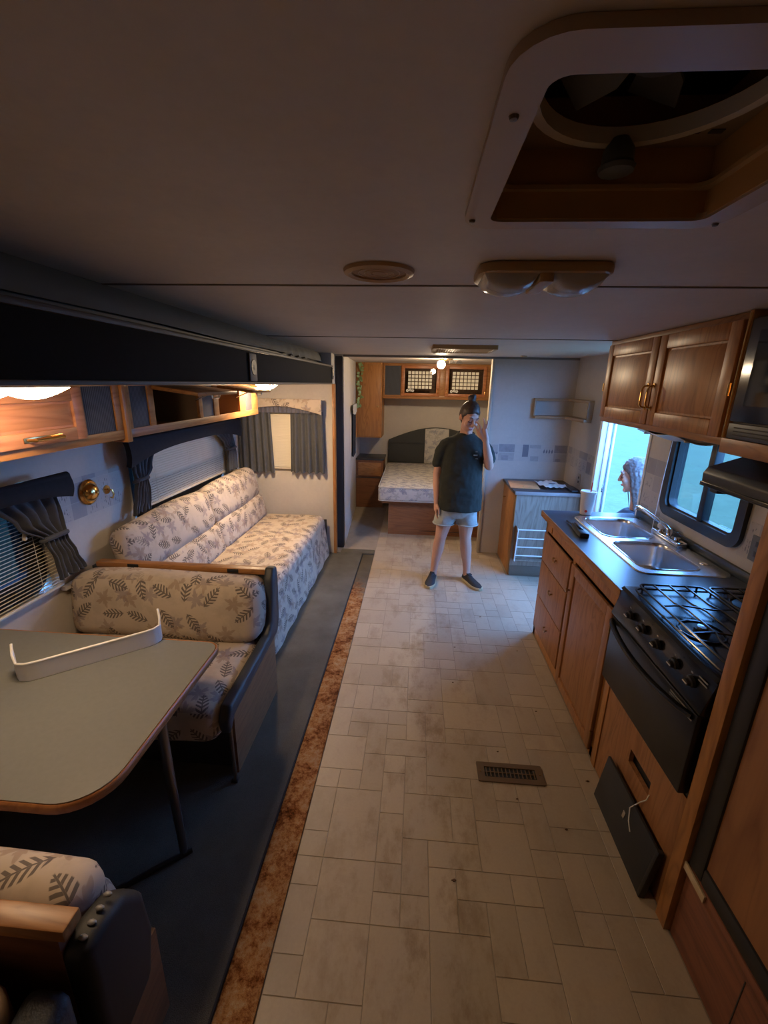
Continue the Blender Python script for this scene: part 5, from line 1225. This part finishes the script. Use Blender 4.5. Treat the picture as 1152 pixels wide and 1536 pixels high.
loft(m, [(.393, 3.66, .692, .192, .135), (.393, 3.66, .72, .194, .137), (.392, 3.66, .85, .186, .132), (.393, 3.662, 1.0, .174, .124), (.398, 3.665, 1.12, .170, .122), (.402, 3.668, 1.20, .168, .112), (.404, 3.67, 1.255, .158, .094), (.406, 3.67, 1.295, .125, .076), (.407, 3.668, 1.328, .080, .066), (.408, 3.662, 1.342, .066, .060)])
chain(m, [((.285, 3.67, 1.245), .062), ((.248, 3.673, 1.228), .060), ((.216, 3.678, 1.17), .056), ((.200, 3.68, 1.10), .054), ((.196, 3.68, 1.085), .052)])
chain(m, [((.525, 3.67, 1.245), .062), ((.562, 3.665, 1.228), .060), ((.594, 3.648, 1.185), .056), ((.612, 3.632, 1.14), .054)])
organic('tee_shirt', m, TEE, p1, .008, 5, .020, .09, label='loose dark olive t-shirt with small chest print')
O('collar', MB().tube([(.409+.066*math.cos(a), 3.660+.062*math.sin(a), 1.338+.012*math.sin(a)) for a in [i*PI/14 for i in range(28)]], .007, 8, closed=True), TEE, p1)
pk = plain('faded_print', (.22, .22, .20), .8)
for k, (dx, w_, h_) in enumerate(((.004, .016, .004), (-.002, .030, .010), (.008, .018, .004))):
    O('chest_print', B(.487+dx-w_/2, .487+dx+w_/2, 3.535, 3.5525, 1.205-.028*k-h_/2, 1.205-.028*k+h_/2, bev=.001), pk, p1)
m = MB()
loft(m, [(.378, 3.662, .62, .10, .09), (.378, 3.664, .68, .165, .115), (.385, 3.666, .80, .165, .11), (.388, 3.668, .88, .15, .10)])
loft(m, [(.272, 3.658, .560, .092, .088), (.278, 3.660, .60, .094, .09), (.300, 3.664, .72, .092, .09), (.31, 3.664, .78, .08, .08)])
loft(m, [(.472, 3.658, .560, .090, .088), (.468, 3.660, .60, .092, .09), (.455, 3.664, .72, .090, .09), (.45, 3.664, .78, .08, .08)])
organic('shorts', m, DENIM, p1, .007, 4, .012, .06, label='pale denim shorts')
for cx, r in ((.272, .094), (.472, .092)):
    O('cuff', MB().tube([(cx+r*math.cos(a), 3.658+(r-.003)*math.sin(a), .562) for a in [i*PI/14 for i in range(28)]], .006, 8, closed=True), DENIM, p1)
def shoe(heel, toe, par, up_m, sole_m):
    heel, toe = Vector((*heel, 0)), Vector((*toe, 0)); d = toe-heel; L_ = d.length; ang = math.atan2(d.y, d.x)
    M_ = Matrix.Translation(heel) @ Matrix.Rotation(ang, 4, 'Z')
    sec = [(0.0, .016, .05), (.03, .030, .075), (.12, .034, .082), (.30, .036, .082), (.42, .038, .070), (.58, .044, .056), (.75, .046, .046), (.9, .036, .038), (1.0, .012, .026)]
    b = bmesh.new(); R_ = []
    for t_, hw, h in sec:
        ring = []
        for k in range(16):
            a = PI*k/15; ring.append(b.verts.new((t_*L_, hw*math.cos(a)*(1-.15*math.sin(a)), .018+(h-.018)*max(0, math.sin(a))**.7)))
        R_.append(ring)
    for A, Bq in zip(R_, R_[1:]):
        for k in range(15): b.faces.new((A[k], A[k+1], Bq[k+1], Bq[k]))
        b.faces.new((A[15], A[0], Bq[0], Bq[15]))
    b.faces.new(R_[0]); b.faces.new(R_[-1][::-1]); bmesh.ops.recalc_face_normals(b, faces=b.faces)
    sh_ = O('shoe', MB()._merge(b, M_), up_m, par, label='black running shoe with tan sole')
    out = [(t_*L_, (hw+.004)) for t_, hw, h in sec]; poly = [(x-.006 if x == 0 else x, -w_) for x, w_ in out]+[(x+(.006 if x > L_*.95 else 0), w_) for x, w_ in reversed(out)]
    O('sole', MB().prism(poly, 'Z', .001, .026, bev=.005, M=M_), sole_m, sh_)
    for k in range(4):
        x = L_*(.36+.075*k); h = .074-.0085*k
        O('lace', MB().tube([M_ @ Vector((x, -.024, h-.012)), M_ @ Vector((x+.006, 0, h+.004)), M_ @ Vector((x, .024, h-.012))], .0028, 6), plain('lace_grey', (.06, .06, .065), .8), sh_)
    O('tongue', MB().prism([(L_*.20, -.02), (L_*.36, -.02), (L_*.36, .02), (L_*.20, .02)], 'Z', 0, .008, bev=.003, M=M_ @ Matrix.Translation((L_*.02, 0, .076))), up_m, sh_)
    O('heel_tab', MB().box(-.006, .008, -.012, .012, .05, .088, bev=.004, M=M_), up_m, sh_)
shoe((.212, 3.745), (.158, 3.487), p1, SHOEB, SOLE)
shoe((.492, 3.735), (.612, 3.498), p1, SHOEB, SOLE)

# ---- the person outside the door
GZ = -.40
HAIR2 = plain('grey_long_hair', (.12, .10, .10), .5, var=.4, vscale=45, bump=.4, bscale=120)
p2 = thing('person', (1.68, 3.32, GZ), 'person with long grey hair standing outside the open door, seen in profile', 'person')
th = math.radians(-115); fdir = Vector((math.sin(th), -math.cos(th), 0)); sdir = Vector((math.cos(th), math.sin(th), 0))
H2 = Matrix.Translation((1.655, 3.345, 1.088)) @ Matrix.Rotation(th, 4, 'Z') @ Matrix.Rotation(math.radians(10), 4, 'X') @ Matrix.Scale(1.06, 4)
bc_ = Vector((1.70, 3.315, 0))
def at2(s_, f, z): v = bc_+sdir*s_+fdir*f; return (v.x, v.y, z)
m = MB(); head_volumes(m, H2)
chain(m, [(at2(0, 0, .82), .055), (at2(0, .012, .90), .048), (at2(0, .03, 1.0), .048)])
for s_ in (-1, 1):
    chain(m, [(at2(.08*s_, 0, .38), .085), (at2(.085*s_, .01, .05), .055), (at2(.088*s_, -.01, -.06), .050), (at2(.09*s_, 0, -.30), .034)])
    chain(m, [(at2(.17*s_, 0, .77), .05), (at2(.205*s_, -.02, .50), .037), (at2(.20*s_, .05, .28), .026)])
    w0 = Vector(at2(.20*s_, .05, .28)); m.capsule(w0, .022, w0+Vector((0, 0, -.06)), .021)
    for i in range(4):
        q = w0+fdir*(.028-.018*i)+Vector((0, 0, -.065)); finger(m, [q, q+Vector((0, 0, -.035)), q+sdir*(-.010*s_)+Vector((0, 0, -.068+.006*abs(i-1)))], .009, .007)
    q = w0+fdir*.024+Vector((0, 0, -.02)); finger(m, [q, q+fdir*.016+Vector((0, 0, -.028)), q+fdir*.018+Vector((0, 0, -.055))], .011, .008)
loft(m, [(*at2(0, 0, .35), .13, .11), (*at2(0, 0, .55), .12, .11), (*at2(0, 0, .78), .12, .10)])
organic('body', m, SKIN, p2, .0065, 4)
face_parts(H2, p2, HAIR2, LIPS)
m = MB(); hair_cap(m, H2, line=.066, back=-.10, grow=1.03)
for i in range(15):
    a = math.radians(35+110*i/14*1.0-55+35); a = -PI*.15+PI*1.3*i/14
    x, y = .074*math.cos(a), .018+.082*math.sin(a)
    top = H2 @ Vector((x, y, .02)); mid = H2 @ Vector((x*1.04, y*.95+.006, -.10)); bot = H2 @ Vector((x*1.05, y*.9+.012, -.26-.02*math.sin(i*2.1)))
    m.capsule(top, .019, mid, .019); m.capsule(mid, .019, bot, .012)
organic('hair', m, HAIR2, p2, .0065, 2, .012, .014, label='long grey hair')
O('stray_lock', MB().tube([H2 @ Vector((-.060, -.045, -.04)), H2 @ Vector((-.060, -.050, -.13)), H2 @ Vector((-.055, -.045, -.24))], [.004, .0035, .002], 6), HAIR2, p2)
m = MB()
loft(m, [(*at2(0, 0, .30), .17, .16), (*at2(0, 0, .50), .165, .15), (*at2(0, 0, .68), .17, .15), (*at2(0, 0, .78), .15, .13), (*at2(0, .005, .835), .085, .08)])
for s_ in (-1, 1): chain(m, [(at2(.14*s_, 0, .76), .07), (at2(.19*s_, -.01, .60), .06)])
organic('top', m, plain('navy_cloth', (.025, .03, .05), .85), p2, .010, 4, .015, .09)
m = MB()
loft(m, [(*at2(0, 0, .20), .16, .15), (*at2(0, 0, .40), .16, .15)])
for s_ in (-1, 1): loft(m, [(*at2(.088*s_, 0, -.33), .06, .06), (*at2(.086*s_, 0, -.05), .075, .075), (*at2(.08*s_, 0, .28), .095, .095)])
organic('trousers', m, plain('blue_jeans', (.05, .07, .12), .85), p2, .010, 4)
for s_ in (-1, 1):
    h_, t_ = Vector(at2(.09*s_, -.06, 0)), Vector(at2(.10*s_, .19, 0))
    Ms = Matrix.Translation((0, 0, GZ)); d = t_-h_; Mx = Ms @ Matrix.Translation(h_) @ Matrix.Rotation(math.atan2(d.y, d.x), 4, 'Z')
    O('shoe', MB().prism([(-.01, .002), (.255, .002), (.262, .03), (.18, .055), (.09, .10), (-.005, .10)], 'Y', -.042, .042, bev=.014, seg=3, M=Mx), BLACKM, p2)
es_ = thing('entry_step', (1.72, 3.3, -.75), 'folding metal entry step outside the open door', 'step')
O('tread', B(1.56, 1.92, 2.98, 3.66, GZ-.03, GZ, bev=.004), BLACKM, es_)
for y in (3.0, 3.62): O('side_arm', MB().prism([(1.56, -.08), (1.60, -.08), (1.92, GZ-.03), (1.88, GZ-.03)], 'Y', y, y+.02), BLACKM, es_); O('leg', B(1.88, 1.90, y, y+.02, -.75, GZ-.03), BLACKM, es_)
